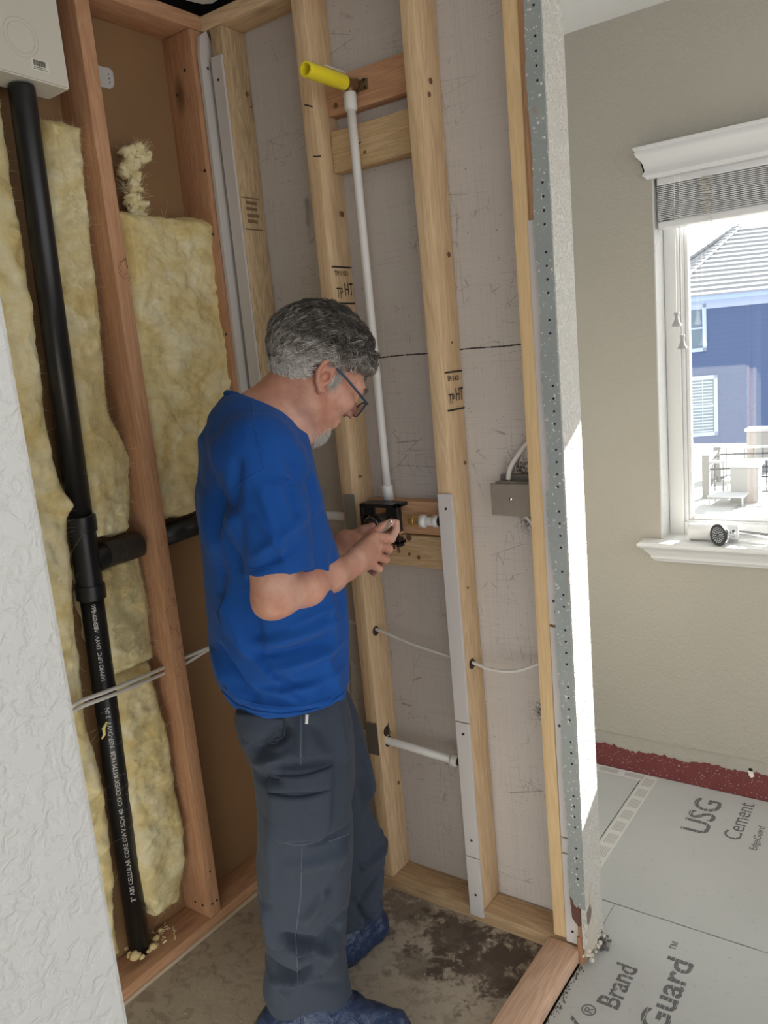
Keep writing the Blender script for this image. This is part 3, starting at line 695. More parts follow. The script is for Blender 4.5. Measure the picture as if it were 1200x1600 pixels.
# stub line right of valve
t = thing('water_stub', 'short white pipe from the valve brass to a black cap behind the grey strip', 'pipe', (-1.06, 1.65, 1.078))
MB().tube([(-1.098, 1.650, 1.090), (-1.030, 1.650, 1.092)], .0115, 20).out('pipe', M_WHITEP, t, smooth=True)
MB().tube([(-1.093, 1.650, 1.090), (-1.091, 1.650, 1.090), (-1.078, 1.650, 1.090), (-1.075, 1.650, 1.090)], [.013, .0165, .0165, .012], 24).out('left_coupling', M_WHITEP, t, smooth=True)
MB().tube([(-1.055, 1.650, 1.091), (-1.052, 1.650, 1.091), (-1.040, 1.650, 1.092), (-1.039, 1.650, 1.092)], [.012, .0158, .0158, .013], 24).out('right_coupling', M_WHITEP, t, smooth=True)
MB().tube([(-1.040, 1.650, 1.092), (-1.024, 1.650, 1.092)], .0125, 20).out('black_cap', M_BLACKP, t, smooth=True)
MB().tube([(-1.026, 1.66, 1.075), (-1.024, 1.665, 1.055), (-1.018, 1.672, 1.03)], .008, 12).out('white_clip', M_WHITEP, t, smooth=True)
# pipe left of the valve, through stud
t = thing('water_line', 'white water pipe running left from the valve behind the man', 'pipe', (-1.4, 1.66, 1.08))
MB().tube([(-1.598, 1.660, 1.093), (-1.317, 1.658, 1.090)], .0115, 18).out('pipe', M_WHITEP, t, smooth=True)
# nail plates on first stud
tag(MB().box((-1.3165, YB-.0022, 1.000), (-1.2785, YB-.0003, 1.158), .0008, 1).out('nail_plate', plain('galv_dull', (.28, .27, .235), .6, .3, .12, 12)), 'dull grey steel nail plate on the stud left of the valve', 'nail plate', 'nail plates on the pipe stud')
m = MB(); P = [(-1.3195, .418), (-1.281, .418), (-1.281, .512)]+[(-1.281-.038*k/7, .512+(.004 if k % 2 else -.002)) for k in range(1, 7)]+[(-1.3195, .512)]
m.prism([(x, YB-.0022, z) for x, z in P], (0, .0019, 0)); tag(m.out('nail_plate', plain('steel_brownish', (.17, .15, .13), .5, .4)), 'dark jagged steel nail plate low on the stud beside the lower white pipe', 'nail plate', 'nail plates on the pipe stud')
# lower pipe
t = thing('water_line', 'lower white water pipe ending in a black capped coupling below the valve', 'pipe', (-1.2, 1.66, .44))
MB().tube([(-1.598, 1.668, .455), (-1.35, 1.668, .449), (-1.06, 1.660, .442)], .0108, 20).out('pipe', M_WHITEP, t, smooth=True)
MB().tube([(-1.066, 1.660, .442), (-1.062, 1.660, .442), (-1.046, 1.660, .442), (-1.044, 1.660, .442)], [.0125, .0165, .0165, .014], 24).out('coupling', M_WHITEP, t, smooth=True)
MB().tube([(-1.045, 1.660, .442), (-1.030, 1.660, .442)], .0130, 20).out('black_cap', M_BLACKP, t, smooth=True)
# white cable through the studs
def cable(name, pts, r, label, n=10):
    P = [Vector(p) for p in pts]; out = []
    for i in range(len(P)-1):
        p0, p1, p2, p3 = P[max(i-1, 0)], P[i], P[i+1], P[min(i+2, len(P)-1)]
        for k in range(8):
            s = k/8; out.append(.5*((2*p1)+(-p0+p2)*s+(2*p0-5*p1+4*p2-p3)*s*s+(-p0+3*p1-3*p2+p3)*s**3))
    out.append(P[-1]); o = MB().tube(out, r, n).out(name, M_CABLE, smooth=True); return tag(o, label, 'cable')
cable('electric_cable', [(-1.60, 1.66, .812), (-1.45, 1.665, .795), (-1.276, 1.662, .777), (-1.17, 1.662, .752), (-1.04, 1.664, .731), (-.98, 1.664, .725), (-.93, 1.664, .715), (-.86, 1.664, .722), (-.80, 1.672, .750), (-.785, 1.675, .760)], .0042, 'thin white cable sagging through the drilled studs below the valve')
cable('electric_cable', [(-.785, 1.690, 1.295), (-.815, 1.690, 1.272), (-.852, 1.688, 1.225), (-.861, 1.685, 1.192)], .006, 'white cable curving down into the top of the junction box')
cable('electric_cable', [(-.835, 1.690, 1.120), (-.815, 1.692, 1.095), (-.787, 1.695, 1.058)], .0055, 'white cable leaving the bottom of the junction box')
# junction box
t = thing('junction_box', 'brownish steel junction box with a centre screw mounted by the end stud', 'junction box', (-.86, 1.69, 1.11))
MB().box((-.888, 1.668, 1.118), (-.788, 1.718, 1.190), .002).out('box', M_STEEL, t)
MB().box((-.898, 1.663, 1.110), (-.786, 1.668, 1.186), .0012).out('cover_plate', plain('cover_brown', (.30, .255, .205), .5, .4, .15, 30), t)
m = MB(); m.box((-.890, 1.700, 1.188), (-.788, 1.7185, 1.202), .002); m.out('mounting_flange', M_STEEL, t)
m = MB(); m.lathe([(0, .004), (.0035, .0035), (.0055, .001), (.0062, -.001)], axis_M((-.846, 1.6625, 1.150), (0, -1, 0)), 18); m.out('centre_screw', M_CHROME, t, smooth=True)
# ================================================================== LEFT WALL CONTENTS
# brown panel clip
t = thing('panel_clip', 'small white rounded plate with three holes on the brown panel beside the stud', 'plate', (XS, 1.36, 2.17))
p = [at_x(*q, XS+.003) for q in ((163, 105), (170, 106), (176, 112), (178.5, 130), (177, 136), (172, 139), (168, 138))]
q2 = [(XS+.0005, 1.28, p[0].z), (XS+.0005, 1.28, p[-1].z)]
m = MB(); m.prism([(XS+.0005, v.y, v.z) for v in p]+[(XS+.0005, p[-1].y-.03, p[-1].z), (XS+.0005, p[0].y-.03, p[0].z)], (.003, 0, 0)); m.out('plate', plain('clip_grey', (.52, .50, .48), .5), t)
m = MB()
for q in ((169.5, 116), (170.5, 122.5), (171.5, 129)): m.lathe([(0, .0002), (.0018, .0002), (.002, -.001)], axis_M(at_x(*q, XS+.0037), (1, 0, 0)), 8)
m.out('hole', M_DARK, t)

# soil vent pipe with tee
PT, PB = Vector((-1.634, 1.090, 2.135)), Vector((-1.702, 1.072, .028))
def pz(z): return PB+(PT-PB)*((z-PB.z)/(PT.z-PB.z))
t = thing('drain_pipe', 'tall black plastic drain pipe standing against the yellow insulation', 'drain pipe', PB)
MB().tube([pz(.028), pz(1.02)], .0275, 32).out('lower_pipe', M_BLACK, t, smooth=True)
MB().tube([pz(1.19), pz(2.122), pz(2.128)], [.0275, .0275, .0262], 32).out('upper_pipe', M_BLACK, t, smooth=True)
m = MB(); m.tube([pz(1.000), pz(1.002), pz(1.032), pz(1.036), pz(1.036), pz(1.165), pz(1.165), pz(1.168), pz(1.202), pz(1.205)], [.030, .0345, .0345, .034, .0305, .0305, .034, .0345, .0345, .030], 36)
a = pz(1.095); m.tube([a+Vector((0, .018, -.012)), a+Vector((0, .045, -.004)), a+Vector((0, .07, 0))], [.027, .029, .0295], 28)
m.out('tee_fitting', M_BLACK, t, auto=True)
m = MB(); m.tube([a+Vector((0, .05, 0)), a+Vector((0, .062, 0)), a+Vector((0, .063, 0)), a+Vector((0, .092, .001)), a+Vector((0, .093, .001)), a+Vector((0, .150, .002)), a+Vector((0, .152, .002))], [.031, .0325, .0310, .0310, .0325, .0325, .029], 30); m.out('rubber_sleeve', M_RUBBER, t, auto=True)
m = MB(); m.tube([pz(.765), pz(.775)], .0285, 28); m.out('dark_band', plain('band', (.006, .006, .006), .3), t)
# lettering up the pipe on the side that looks to the room
def wrap_text(txt, z0, size, ang, grey):
    M = Matrix(((0, 0, 1, 0), (0, 1, 0, 0), (-1, 0, 0, 0), (0, 0, 0, 1)))
    c = bpy.data.curves.new('t', 'FONT'); c.body = txt; c.size = size; c.extrude = .0001; c.resolution_u = 2
    o = bpy.data.objects.new('t', c); COL.objects.link(o); dg = bpy.context.evaluated_depsgraph_get(); me = bpy.data.meshes.new_from_object(o.evaluated_get(dg)); bpy.data.objects.remove(o); me.materials.clear()
    for v in me.vertices:
        x, y, z = v.co; th = ang-y/.0278; base = pz(z0+x); v.co = base+Vector((math.cos(th), math.sin(th), 0))*(.0278+z)
    return link('pipe_lettering', me, grey, t)
M_LET = plain('white_print', (.55, .55, .53), .6)
wrap_text('2" ABS CELLULAR CORE DWV SCH 40  CO COEX ASTM F628  NSF-DWV  2 IN', .20, .0155, math.radians(-22), M_LET)
wrap_text('IAPMO UPC  DWV  ABS-DWV', .80, .014, math.radians(-22), M_LET); wrap_text('517 07  630', .93, .013, math.radians(-20), M_LET)

t = thing('drain_pipe', 'horizontal black drain pipe crossing the brown bay behind the man', 'drain pipe', (-1.68, 1.45, 1.06))
MB().tube([(-1.680, 1.292, 1.096), (-1.690, 1.583, 1.104)], .0285, 28).out('pipe', M_BLACK, t, smooth=True)

# white valve box
t = thing('white_box', 'white plastic box with an embossed ring above the black pipe', 'plastic box', (-1.63, 1.06, 2.13))
bx0, bx1, by0, by1, bz0, bz1 = -1.664, -1.600, .93, 1.185, 2.128, 2.36
m = MB(); m.prism([(bx1, by0, bz0+.012), (bx1, by1, bz0+.002), (bx1, by1, bz1), (bx1, by0, bz1)], (-.064, 0, 0))
for v in m.bm.verts:
    if v.co.x < -1.65: v.co.z += -.008 if v.co.z < 2.2 else 0; v.co.y -= .012 if v.co.y > 1.1 else 0
bmesh.ops.bevel(m.bm, geom=m.bm.edges[:], offset=.003, segments=2, affect='EDGES'); m.out('shell', M_BOXP, t)
c = at_x(33, 58, bx1); 
for R in (.030, .038):
    m = MB(); pts = [(bx1+.0002, c.y+R*math.cos(k/30*math.pi), c.z+R*math.sin(k/30*math.pi)) for k in range(61)]; m.tube(pts, .0011, 6); m.out('embossed_ring', M_BOXP, t, smooth=True)
MB().box((bx1, 1.098, 2.152), (bx1+.0006, 1.139, 2.175)).out('label', plain('label_white', (.78, .755, .66), .5), t)
m = MB(); y = 1.104; rr = random.Random(1)
while y < 1.131:
    w = rr.choice([.0006, .001, .0016]); m.box((bx1+.0006, y, 2.162), (bx1+.0009, y+w, 2.173)); y += w+rr.choice([.0006, .001])
m.box((bx1+.0006, 1.104, 2.1585), (bx1+.0009, 1.13, 2.1597)); m.box((bx1+.0006, 1.102, 2.1553), (bx1+.0009, 1.134, 2.1562)); m.out('barcode', M_SCREW, t)

# insulation batts
def batt(label, left, right, top, bot, xb, thick, seed, ny=70, nz=220, tuft=()):
    """left/right: (z, y) outlines; the face bulges towards the room, the rest reaches the panel"""
    lz = np.array(sorted(left)); rz_ = np.array(sorted(right)); v = np.linspace(0, 1, nz); u = np.linspace(0, 1, ny)
    z = bot+(top-bot)*v; yl = np.interp(z, lz[:, 0], lz[:, 1]); yr = np.interp(z, rz_[:, 0], rz_[:, 1])
    U, Z = np.meshgrid(u, z); Y = yl[:, None]*(1-U)+yr[:, None]*U; V = np.repeat(v[:, None], ny, 1)
    wy = np.minimum(U, 1-U)*(yr-yl)[:, None]; wz = np.minimum(V, 1-V)*(top-bot); w = np.minimum(wy, wz)
    prof = np.sqrt(np.clip(1-(1-np.clip(w/.035, 0, 1))**2, 0, 1))
    P = np.stack([np.zeros_like(Y), Y, Z*.7], -1).reshape(-1, 3)
    n = fbm(P, 9, 4, seed)+.55*fbm(P*[1, 1, 2.2], 26, 3, seed+5); n = n.reshape(Y.shape)
    rid = 1-np.abs(fbm(P*[1, 1, 2.0], 13, 3, seed+9)).reshape(Y.shape)*2.2
    X = xb+thick*prof+(.021*n+.004*rid-.003)*np.clip(w/.02, 0, 1)
    jit = vnoise(P, 60, seed+3).reshape(Y.shape)*.006+vnoise(P, 20, seed+4).reshape(Y.shape)*.008
    edge = np.clip(1-w/.012, 0, 1); Y = Y+jit*edge; Z = Z+jit[::-1]*edge
    for (ty, tz, rad, h) in tuft: X += h*np.exp(-((Y-ty)**2+(Z-tz)**2)/rad**2)
    F = np.stack([X, Y, Z], -1).reshape(-1, 3)
    idx = np.arange(ny*nz).reshape(nz, ny); q = np.stack([idx[:-1, :-1], idx[:-1, 1:], idx[1:, 1:], idx[1:, :-1]], -1).reshape(-1, 4)
    # skirt back to the panel
    ring = np.concatenate([idx[0, :], idx[1:, -1], idx[-1, ::-1][1:], idx[::-1, 0][1:-1]]); B = F[ring].copy(); B[:, 0] = XS+.002
    k = len(F); rb = np.arange(len(ring))+k; F = np.vstack([F, B]); sk = np.stack([ring, np.roll(ring, -1), np.roll(rb, -1), rb], -1)
    t = thing('insulation_batt', label, 'insulation', (XS+.05, float((yl.mean()+yr.mean())/2), bot), 'yellow glass wool in the stud bays')
    link('wool', mesh_np(F, np.vstack([q, sk[:, ::-1]])), M_INS, t, smooth=True)
    # loose fibres standing off the face and edges
    m = []; rr = np.random.RandomState(seed); fv = []; ff = []
    Wf = w.reshape(-1); prob = np.where(Wf < .012, 3.0, 1.0); prob /= prob.sum()
    for i in rr.choice(ny*nz, 6500, p=prob):
        p = F[i]; d = rr.randn(3)*[.35, .8, .8]+[.5, 0, 0]
        if Wf[i] < .01: d += np.array([0, 1.2 if p[1] > (yl.mean()+yr.mean())/2 else -1.2, 0])
        lie = rr.rand() < .75 and Wf[i] > .028
        if lie: d = np.array([.06, rr.randn(), rr.randn()*.8])
        d /= np.linalg.norm(d); L = rr.uniform(.012, .038) if lie else rr.uniform(.003, .010); bnd = rr.randn(3)*(.5 if lie else .3)*[0.1 if lie else 1, 1, 1]; a = p-d*.002+[.0012 if lie else 0, 0, 0]
        for s_ in (0, .5, 1):
            c = a+d*L*s_+bnd*L*s_*s_; r = (.00030 if lie else .00020)*(1-.6*s_)
            e1 = np.cross(d, [0, 0, 1.0]); e1 /= np.linalg.norm(e1)+1e-9; e2 = np.cross(d, e1)
            for kk in range(3): fv.append(c+r*(e1*math.cos(kk*2.094)+e2*math.sin(kk*2.094)))
        b0 = len(fv)-9
        for s_ in (0, 3):
            for kk in range(3): ff.append((b0+s_+kk, b0+s_+(kk+1) % 3, b0+s_+3+(kk+1) % 3, b0+s_+3+kk))
    o = link('loose_fibres', mesh_np(np.array(fv), np.array(ff)), M_FIB, t); o['kind'] = 'stuff'
    return t
def yz(px, py, X=-1.655): q = at_x(px, py, X); return (q.z, q.y)
# between pipe and stud: upper
batt('upright yellow wool batt between the black pipe and the reddish stud, upper piece',
     [yz(60, 178), yz(75, 300), yz(100, 500), yz(125, 700), yz(140, 835)], [yz(133, 185), yz(140, 300), yz(163, 480), yz(175, 640), yz(213, 715), yz(210, 825)], 2.086, 1.135, -1.70, .052, 3)
batt('yellow wool batt right of the black pipe, piece between the tee and the white cables',
     [yz(140, 872), yz(160, 1000), yz(175, 1060)], [yz(228, 870), yz(240, 930), yz(247, 1010), yz(246, 1050)], 1.072, .79, -1.70, .045, 5, 60, 90)
batt('yellow wool batt right of the black pipe, lowest piece with brown stains',
     [yz(175, 1065), yz(200, 1250), yz(232, 1420), yz(250, 1448)], [yz(246, 1055), yz(272, 1180), yz(290, 1290), yz(296, 1370), yz(276, 1440)], .795, .115, -1.70, .052, 8, 70, 170)
batt('tall yellow wool batt left of the black pipe, beside the white wall edge',
     [(0.05, .74), (2.3, .74)], [yz(10, 160), yz(30, 300), yz(60, 480), yz(75, 600), yz(92, 720), yz(114, 790), yz(118, 860), yz(130, 1000), yz(142, 1130), yz(170, 1230), yz(187, 1370), yz(184, 1430)], 2.11, .10, -1.70, .050, 12, 90, 260, tuft=((1.045, 1.235, .02, .03),))
# right bay
batt('torn yellow wool batt right of the reddish stud, above the horizontal black pipe',
     [(1.1, 1.293), (2.0, 1.293)], [yz(328, 338, -1.66), yz(340, 380, -1.66), yz(352, 440, -1.66), yz(358, 540, -1.66), yz(358, 620, -1.66), (1.2, 1.583)], 1.905, 1.138, -1.70, .062, 17, 90, 190)
# torn tuft above it
m = MB(); pts = [at_x(*q, -1.68) for q in ((212, 330), (205, 300), (200, 270), (203, 248), (214, 240))]
rr = random.Random(8)
t = thing('insulation_tuft', 'torn tuft of yellow wool sticking up beside the reddish stud', 'insulation', pts[0])
for k in range(60):
    c = pts[min(4, int(rr.random()*5))]; bmesh.ops.create_icosphere(m.bm, subdivisions=3, radius=rr.uniform(.005, .017), matrix=Matrix.Translation(c+Vector((rr.uniform(-.012, .012), rr.uniform(-.016, .024), rr.uniform(-.018, .018)))) @ Matrix.Diagonal((1, rr.uniform(.5, 1.3), rr.uniform(.6, 1.4), 1)))
nv = np.array([v.co[:] for v in m.bm.verts]); dn = fbm(nv, 60, 3, 4)*.012+fbm(nv, 150, 3, 9)*.008
for v, d in zip(m.bm.verts, dn): v.co += v.co.normalized()*0+Vector((1, .6, .5))*float(d)
m.out('wool', M_INS, t, smooth=True)
m = MB()
for k in range(700):
    c = pts[rr.randrange(5)]+Vector((rr.uniform(-.01, .02), rr.uniform(-.02, .03), rr.uniform(-.02, .02))); d = Vector((rr.uniform(-.2, .5), rr.uniform(-1, 1), rr.uniform(-.3, 1))).normalized()
    m.tube([c, c+d*.012, c+d*.022+Vector((0, rr.uniform(-.01, .01), 0))], [.0003, .0002, .0001], 3)
m.out('loose_fibres', M_FIB, t)['kind'] = 'stuff'

# pair of white cables across the batts
def pair(dz, lab):
    P = [at_x(100, 1108+dz, -1.625), at_x(125, 1096+dz, -1.628), at_x(185, 1073+dz, -1.632), at_x(247, 1047+dz, -1.66), at_x(270, 1036+dz, -1.68), at_x(293, 1026+dz, -1.66), at_x(330, 1010+dz*.3, -1.66), at_x(380, 990+dz*.1, -1.66)]
    cable('electric_cable', [Vector((-1.66, .70, P[0].z))]+P, .0048, lab)
pair(0, 'upper white cable of the pair crossing the black pipe'); pair(9, 'lower white cable of the pair crossing the black pipe')

# foam blobs and wool scraps at the pipe foot
m = MB(); rr = random.Random(12)
for (px, py, r) in ((212, 1495, .014), (205, 1492, .010), (222, 1497, .006), (240, 1480, .011), (244, 1468, .009), (233, 1487, .006), (198, 1482, .008), (250, 1455, .006), (196, 1470, .006)):
    p = at_z(px, py, .042); p.x = min(p.x, XA-.012)
    bmesh.ops.create_icosphere(m.bm, subdivisions=3, radius=r, matrix=Matrix.Translation(p+Vector((0, 0, r*.35))) @ Matrix.Diagonal((1, 1.2, .8, 1)))
nv = np.array([v.co[:] for v in m.bm.verts]); dn = fbm(nv, 90, 3, 2)*.006
for v, d in zip(m.bm.verts, dn): v.co += Vector((.5, .5, .7))*float(d)
t = thing('spray_foam', 'yellow foam blobs around the foot of the black pipe', 'foam', (-1.69, 1.08, .036)); m.out('blobs', M_FOAM, t, smooth=True)
m = MB()
for k in range(28):
    p = at_z(rr.uniform(238, 275), rr.uniform(1445, 1475), .038); p.x = min(p.x, XA-.01); d = Vector((rr.uniform(-1, 1), rr.uniform(-1, 1), rr.uniform(0, .2))).normalized()
    m.tube([p, p+d*.006, p+d*.012], [.0012, .0016, .0006], 5)
m.out('flakes', M_FIB, t)
m = MB(); p = at_x(160, 1130, -1.62); m.tube([at_x(167, 1128, -1.64), at_x(162, 1138, -1.64), at_x(163, 1148, -1.64), at_x(159, 1155, -1.64)], [.002, .004, .0035, .0015], 8)
tag(m.out('foam_scrap', plain('foam_yellow', (.85, .72, .22), .8)), 'thin bright yellow foam scrap stuck to the black pipe', 'foam')
# staples / small debris on the slab
m = MB(); rr = random.Random(31)
for k in range(70):
    x, y = rr.uniform(-1.55, -.83), rr.uniform(.95, 1.6); s = rr.uniform(.0008, .0022); bmesh.ops.create_icosphere(m.bm, subdivisions=1, radius=s, matrix=Matrix.Translation((x, y, s*.5)))
tag(m.out('slab_grit', plain('pale_grit', (.5, .45, .38), .9)), 'tiny pale crumbs scattered over the stained concrete slab', 'grit', kind='stuff')

# ================================================================== WINDOW
GY = 2.642
win = thing('window_1', None, None, (WX0, GY, WZ0)); win['kind'] = 'structure'
def frame_ring(x0, x1, z0, z1, w, y0, y1, name, mat, bev=.003):
    m = MB(); m.box((x0, y0, z0), (x0+w, y1, z1), bev); m.box((x1-w, y0, z0), (x1, y1, z1), bev); m.box((x0+w, y0, z0), (x1-w, y1, z0+w), bev); m.box((x0+w, y0, z1-w), (x1-w, y1, z1), bev)
    return m.out(name, mat, win)
frame_ring(WX0+.004, WX1-.004, WZ0, WZ1-.004, .046, GY-.003, GY+.04, 'outer_frame', M_TRIM)
frame_ring(WX0+.050, WX1-.050, WZ0+.040, WZ1-.045, .012, GY+.004, GY+.036, 'sash', plain('sash_grey', (.62, .62, .62), .4))
frame_ring(WX0+.062, WX1-.062, WZ0+.052, WZ1-.055, .012, GY+.010, GY+.034, 'glazing_bead', M_TRIM)
MB().box((WX0+.070, GY+.022, WZ0+.060), (WX1-.070, GY+.026, WZ1-.060)).out('pane', M_GLASS, win)
# crown and stool with moulded profiles, mitred returns
def moulding(name, prof, x0, x1, mat, label=None):
    """prof: (projection from wall, z) from wall top to wall bottom; ends return by the same projection"""
    m = MB(); bm = m.bm; rows = []
    pm = max(p for p, z in prof)
    for (p, z) in prof:
        rows.append([bm.verts.new((x0+pm-p, YW-.0003, z)), bm.verts.new((x0+pm-p, YW-p-.0003, z)), bm.verts.new((x1-pm+p, YW-p-.0003, z)), bm.verts.new((x1-pm+p, YW-.0003, z))])
    for a, b in zip(rows[:-1], rows[1:]):
        for i in range(3): bm.faces.new((a[i], a[i+1], b[i+1], b[i]))
    bm.faces.new(rows[0]); bm.faces.new(rows[-1][::-1])
    bm.faces.new([r[0] for r in rows]); bm.faces.new([r[3] for r in rows][::-1])
    return m.out(name, mat, auto=True)
cz0, cz1 = 1.945, 2.035
crown = [(.046, cz1), (.046, cz1-.006), (.041, cz1-.010), (.043, cz1-.018), (.040, cz1-.026), (.031, cz1-.036), (.024, cz1-.048), (.021, cz1-.058), (.021, cz1-.068), (.026, cz1-.076), (.027, cz1-.080), (.020, cz1-.084), (.018, cz1-.090)]
tag(moulding('crown_moulding', crown, -.812, .26, M_TRIM), 'white crown moulding across the head of the window', 'window trim')
sz = .846
stool = [(.060, sz), (.064, sz-.003), (.066, sz-.008), (.064, sz-.014), (.058, sz-.017), (.056, sz-.020), (.050, sz-.023), (.045, sz-.032), (.036, sz-.042), (.031, sz-.050), (.031, sz-.056), (.026, sz-.060), (.022, sz-.068)]
t = thing('window_stool', 'white moulded window sill carrying the shower head', 'window sill', (-.3, YW, sz-.07))
o = moulding('moulding', stool, -.832, .26, M_TRIM); tag(o); o.parent = t; o.location = Vector(o.location)-t.location
MB().box((WX0+.005, YW-.0002, sz-.02), (WX1-.005, GY-.0035, sz-.0003), 0).out('top_board', M_TRIM, t)
# blinds gathered at the top
t = thing('window_blind', 'white slatted blind drawn up under the crown', 'window blind', (-.28, YW+.03, 1.80))
bxa, bxb = WX0+.012, WX1-.012
MB().box((bxa, YW+.004, 1.925), (bxb, YW+.055, 1.975), .003).out('headrail', M_BLIND, t)
z = 1.826; k = 0; rr = random.Random(6); ms = []
while z < 1.925:
    m = MB(); dy = rr.uniform(-.0012, .0012); m.box((bxa+rr.uniform(-.001, .001), YW+.006+dy, z), (bxb+rr.uniform(-.001, .001), YW+.054+dy, z+.0026), .0007, 1); m.out('slat', M_BLIND, t); z += .0052
MB().box((bxa, YW+.004, 1.802), (bxb, YW+.056, 1.822), .005, 3).out('bottom_rail', M_BLIND, t)
m = MB(); rr = random.Random(14); P = []
for k in range(90):
    zz = 1.925-.105*k/89; P.append((-.620+.014*(1 if k % 2 else -1)*rr.uniform(.6, 1.1), YW-.002+rr.uniform(-.003, .002), zz+rr.uniform(-.004, .004)))
m.tube(P, .0011, 5); m.tube([(-.612, YW-.002, 1.825), (-.606, YW-.003, 1.81), (-.604, YW-.002, 1.795), (-.606, YW, 1.785)], .0008, 5); m.out('wound_cord', plain('cord', (.55, .51, .45), .8), t)
M_TASSEL = plain('tassel_grey', (.36, .355, .34), .5)
for i, (x, zt, yy) in enumerate(((-.706, 1.553, YW-.012), (-.690, 1.485, YW-.014))):
    tt = thing('cord_tassel', ('upper left blind cord tassel' if i == 0 else 'lower right blind cord tassel')+', white, hanging on a thin cord', 'blind cord', (x, yy, zt-.035), 'blind pull cords')
    MB().tube([(x, yy+.006, 1.955), (x, yy, zt)], .0008, 6).out('cord', plain('cord_white', (.75, .74, .72), .7), tt)
    m = MB(); m.lathe([(0, .001), (.006, 0), (.0066, -.003), (.005, -.006), (.0045, -.016), (.007, -.025), (.011, -.033), (.0112, -.036), (.009, -.038), (0, -.038)], Matrix.Translation((x, yy, zt)) @ Matrix.Diagonal((1.25, 1.25, 1.1, 1)), 24); m.out('tassel', M_TASSEL, tt, auto=True)
# things on the sill
t = thing('white_holder', 'white plastic rounded bar lying on the sill behind the shower head', 'plastic bar', (-.58, YW+.02, sz))
a, b = Vector((-.685, YW+.010, sz+.027)), Vector((-.545, YW+.022, sz+.030)); m = MB()
M = axis_M(a, b-a); L = (b-a).length
m.lathe([(0, -.004), (.022, -.003), (.0265, .001), (.027, .01), (.027, L), (.024, L+.004), (0, L+.004)], M @ Matrix.Diagonal((1, .9, 1, 1)), 32); m.out('bar', plain('gloss_white', (.70, .69, .68), .25), t, auto=True)
t = thing('shower_sprayer', 'chrome shower head with a black spray face lying on the sill', 'shower head', (-.56, YW-.03, sz))
fc = Vector((-.588, YW-.046, sz+.0335)); nrm = Vector((-.52, -.80, -.26)).normalized()
nrm = Vector((-.55, -.82, .05)).normalized()
M = axis_M(fc, nrm)
m = MB(); m.lathe([(.0325, -.004), (.0325, -.008), (.030, -.016), (.024, -.026), (.0165, -.036), (.0125, -.044), (.011, -.052), (.0125, -.058), (.010, -.062), (0, -.062)], M, 40); m.out('bell', M_CHROME, t, auto=True)
m = MB(); m.lathe([(.0330, -.006), (.0335, -.001), (.032, .001), (.0275, .0005), (.026, -.001), (0, -.001)], M, 40); m.out('face_ring', M_BLACKP, t, auto=True)
m = MB()
for R, n_, s in ((.0225, 18, .0017), (.0175, 14, .0017), (.0125, 10, .0016), (.0075, 6, .0015)):
    for k in range(n_):
        th = 2*math.pi*k/n_+R*100; bmesh.ops.create_icosphere(m.bm, subdivisions=1, radius=s*1.35, matrix=M @ Matrix.Translation((R*math.cos(th), R*math.sin(th), 0)))
m.out('nozzles', plain('nozzle_grey', (.55, .55, .55), .4), t)
bk = fc-nrm*.062; arm = [bk, bk-nrm*.012, bk-nrm*.03+Vector((.01, 0, -.004)), Vector((-.46, YW+.0, sz+.026)), Vector((-.43, YW+.004, sz+.028)), Vector((-.38, YW+.004, sz+.012))]
MB().tube(arm, [.0075, .0075, .0085, .0095, .010, .010], 20).out('arm', M_CHROME, t, smooth=True)
MB().tube([bk-nrm*.002, bk-nrm*.008], .0105, 8).out('lock_nut', M_SCREW, t)
m = MB(); m.lathe([(.006, 0), (.016, .001), (.018, .005), (.012, .009), (.006, .01)], axis_M((-.445, YW+.002, sz+.027), (1, .05, 0)), 26); m.out('flange', M_CHROME, t, auto=True)

# ================================================================== OUTSIDE
ang = math.radians(30); e1 = Vector((math.cos(ang), math.sin(ang), 0)); e2 = Vector((-math.sin(ang), math.cos(ang), 0)); K0 = Vector((-8.46, 30, 0))
def H(t_, d, z): return K0+e1*t_+e2*d+Vector((0, 0, z))
MH = Matrix(((e1.x, e2.x, 0, K0.x), (e1.y, e2.y, 0, K0.y), (0, 0, 1, 0), (0, 0, 0, 1)))
M_SIDING = None
def siding():
    n = NT('blue_siding'); v = n.coords(); sx = n.n.new('ShaderNodeSeparateXYZ'); n.put(sx.inputs[0], v)
    s = n.math('FRACT', n.math('MULTIPLY', sx.outputs[2], 5.5)); sh = n.ramp(s, [(.0, .86), (.12, 1.0)])
    n.col(n.mix(1.0, (.085, .125, .245), sh, 'MULTIPLY')); n.rough(.8); n.bump(s, .3, .01); return n.m
EZ = 2.55
b = thing('house', 'blue grey house with white tiled hip roof seen through the window', 'house', K0+Vector((0, 0, -3.5)))
MB().box((0, 0, -3.5), (9, 7, EZ), M=MH).out('walls', siding(), b)
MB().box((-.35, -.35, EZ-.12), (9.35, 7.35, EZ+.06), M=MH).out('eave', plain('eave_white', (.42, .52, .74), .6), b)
MB().box((-.05, -.05, EZ-.40), (9.05, 7.05, EZ-.12), M=MH).out('frieze', plain('frieze_pale', (.46, .52, .66), .6), b)
